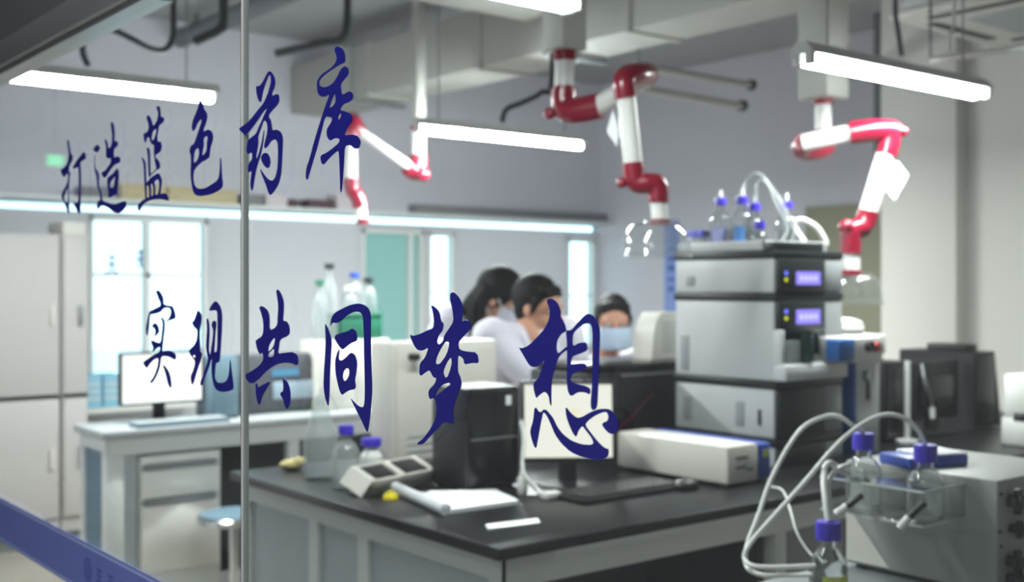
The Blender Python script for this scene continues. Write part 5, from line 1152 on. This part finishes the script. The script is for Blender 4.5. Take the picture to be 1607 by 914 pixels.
    # mask
    if mask:
        tb = bmesh.new(); g = []
        for i in range(15):
            row = []
            for j in range(11):
                a = math.radians(-72 + 144 * i / 14); z = -0.008 - 0.105 * j / 10
                rad = 0.088 + 0.018 * math.sin(math.pi * min(1, j / 10)) * math.cos(a) ** 2; yy = 0.008 + (0.112 if j < 10 else 0.1) * math.cos(a) * (1 - 0.12 * abs(j / 10 - 0.35))
                row.append(tb.verts.new(H(rad * math.sin(a) * 0.93, yy, z)))
            g.append(row)
        for i in range(14):
            for j in range(10): tb.faces.new((g[i][j], g[i + 1][j], g[i + 1][j + 1], g[i][j + 1]))
        bmesh.ops.recalc_face_normals(tb, faces=tb.faces); bmesh.ops.solidify(tb, geom=tb.faces[:], thickness=0.003)
        mm = MB(); mm._add(tb); mo = mm.build('face_mask', mask, t)
        for k in (1, -1): MB().tube([H(k * 0.078, 0.036, -0.012), H(k * 0.083, 0.010, 0.012), H(k * 0.088, -0.02, 0.015), H(k * 0.086, -0.035, -0.02), H(k * 0.083, -0.01, -0.055), H(k * 0.076, 0.030, -0.085)], 0.002, 8).build('ear_loop', PAPER, mo)
    return t
BT = BZ + 0.014
hd_w = at_d(786, 470, 5.20); hd_m = at_d(847, 483, 4.92); hd_s = at_d(962, 508, 5.42)
fw = (RT * 0.86 - FW * 0.28); 
pw = at_d(697, 700, 5.48); pw.z = 0.97
cw = at_d(732, 545, 5.36); cw.z = 1.26
person('person in a white lab coat with long black hanging hair, bending over the bench', pw, cw, hd_w, fw + UP * -0.52,
       [cw + RT * 0.20 - FW * 0.16 - UP * 0.20, cw - RT * 0.02 + FW * 0.12 - UP * 0.24] , [Vector((2.78, 3.96, 1.00)), Vector((3.02, 4.10, 1.00))], [Vector((2.82, 3.76, 0.94)), Vector((3.08, 3.90, 0.95))], woman=True, mask=MASKG, hair='long', sw=0.165)
pm = at_d(800, 700, 5.06); pm.z = 0.98
cm = at_d(822, 575, 4.93); cm.z = 1.21
fm = (RT * 0.80 - FW * 0.45)
person('person in a white lab coat with short black hair leaning between the two others', pm, cm, hd_m, fm + UP * -0.22,
       [cm + RT * 0.12 - FW * 0.18 - UP * 0.20, cm + RT * 0.26 + FW * 0.05 - UP * 0.18], [Vector((3.12, 3.76, 0.94)), Vector((3.36, 3.80, 0.94))], [Vector((3.24, 3.66, 0.89)), Vector((3.47, 3.69, 0.89))], hair='short', sw=0.19)
ps = Vector((hd_s.x + 0.06, hd_s.y + 0.22, 0.62)); cs_ = Vector((hd_s.x + 0.02, hd_s.y + 0.11, 1.03))
fs = (-FW * 0.92 + RT * 0.05)
person('seated person in a white lab coat with pale blue mask, beside the instrument stack', ps, cs_, hd_s, fs + UP * -0.08,
       [cs_ - RT * 0.24 - FW * 0.06 - UP * 0.17, cs_ + RT * 0.24 - FW * 0.06 - UP * 0.17], [cs_ - RT * 0.15 - FW * 0.24 - UP * 0.15, cs_ + RT * 0.15 - FW * 0.24 - UP * 0.15], [cs_ - RT * 0.06 - FW * 0.40 - UP * 0.19, cs_ + RT * 0.06 - FW * 0.40 - UP * 0.19], seated=True, mask=MASKM, hair='short', sw=0.17)
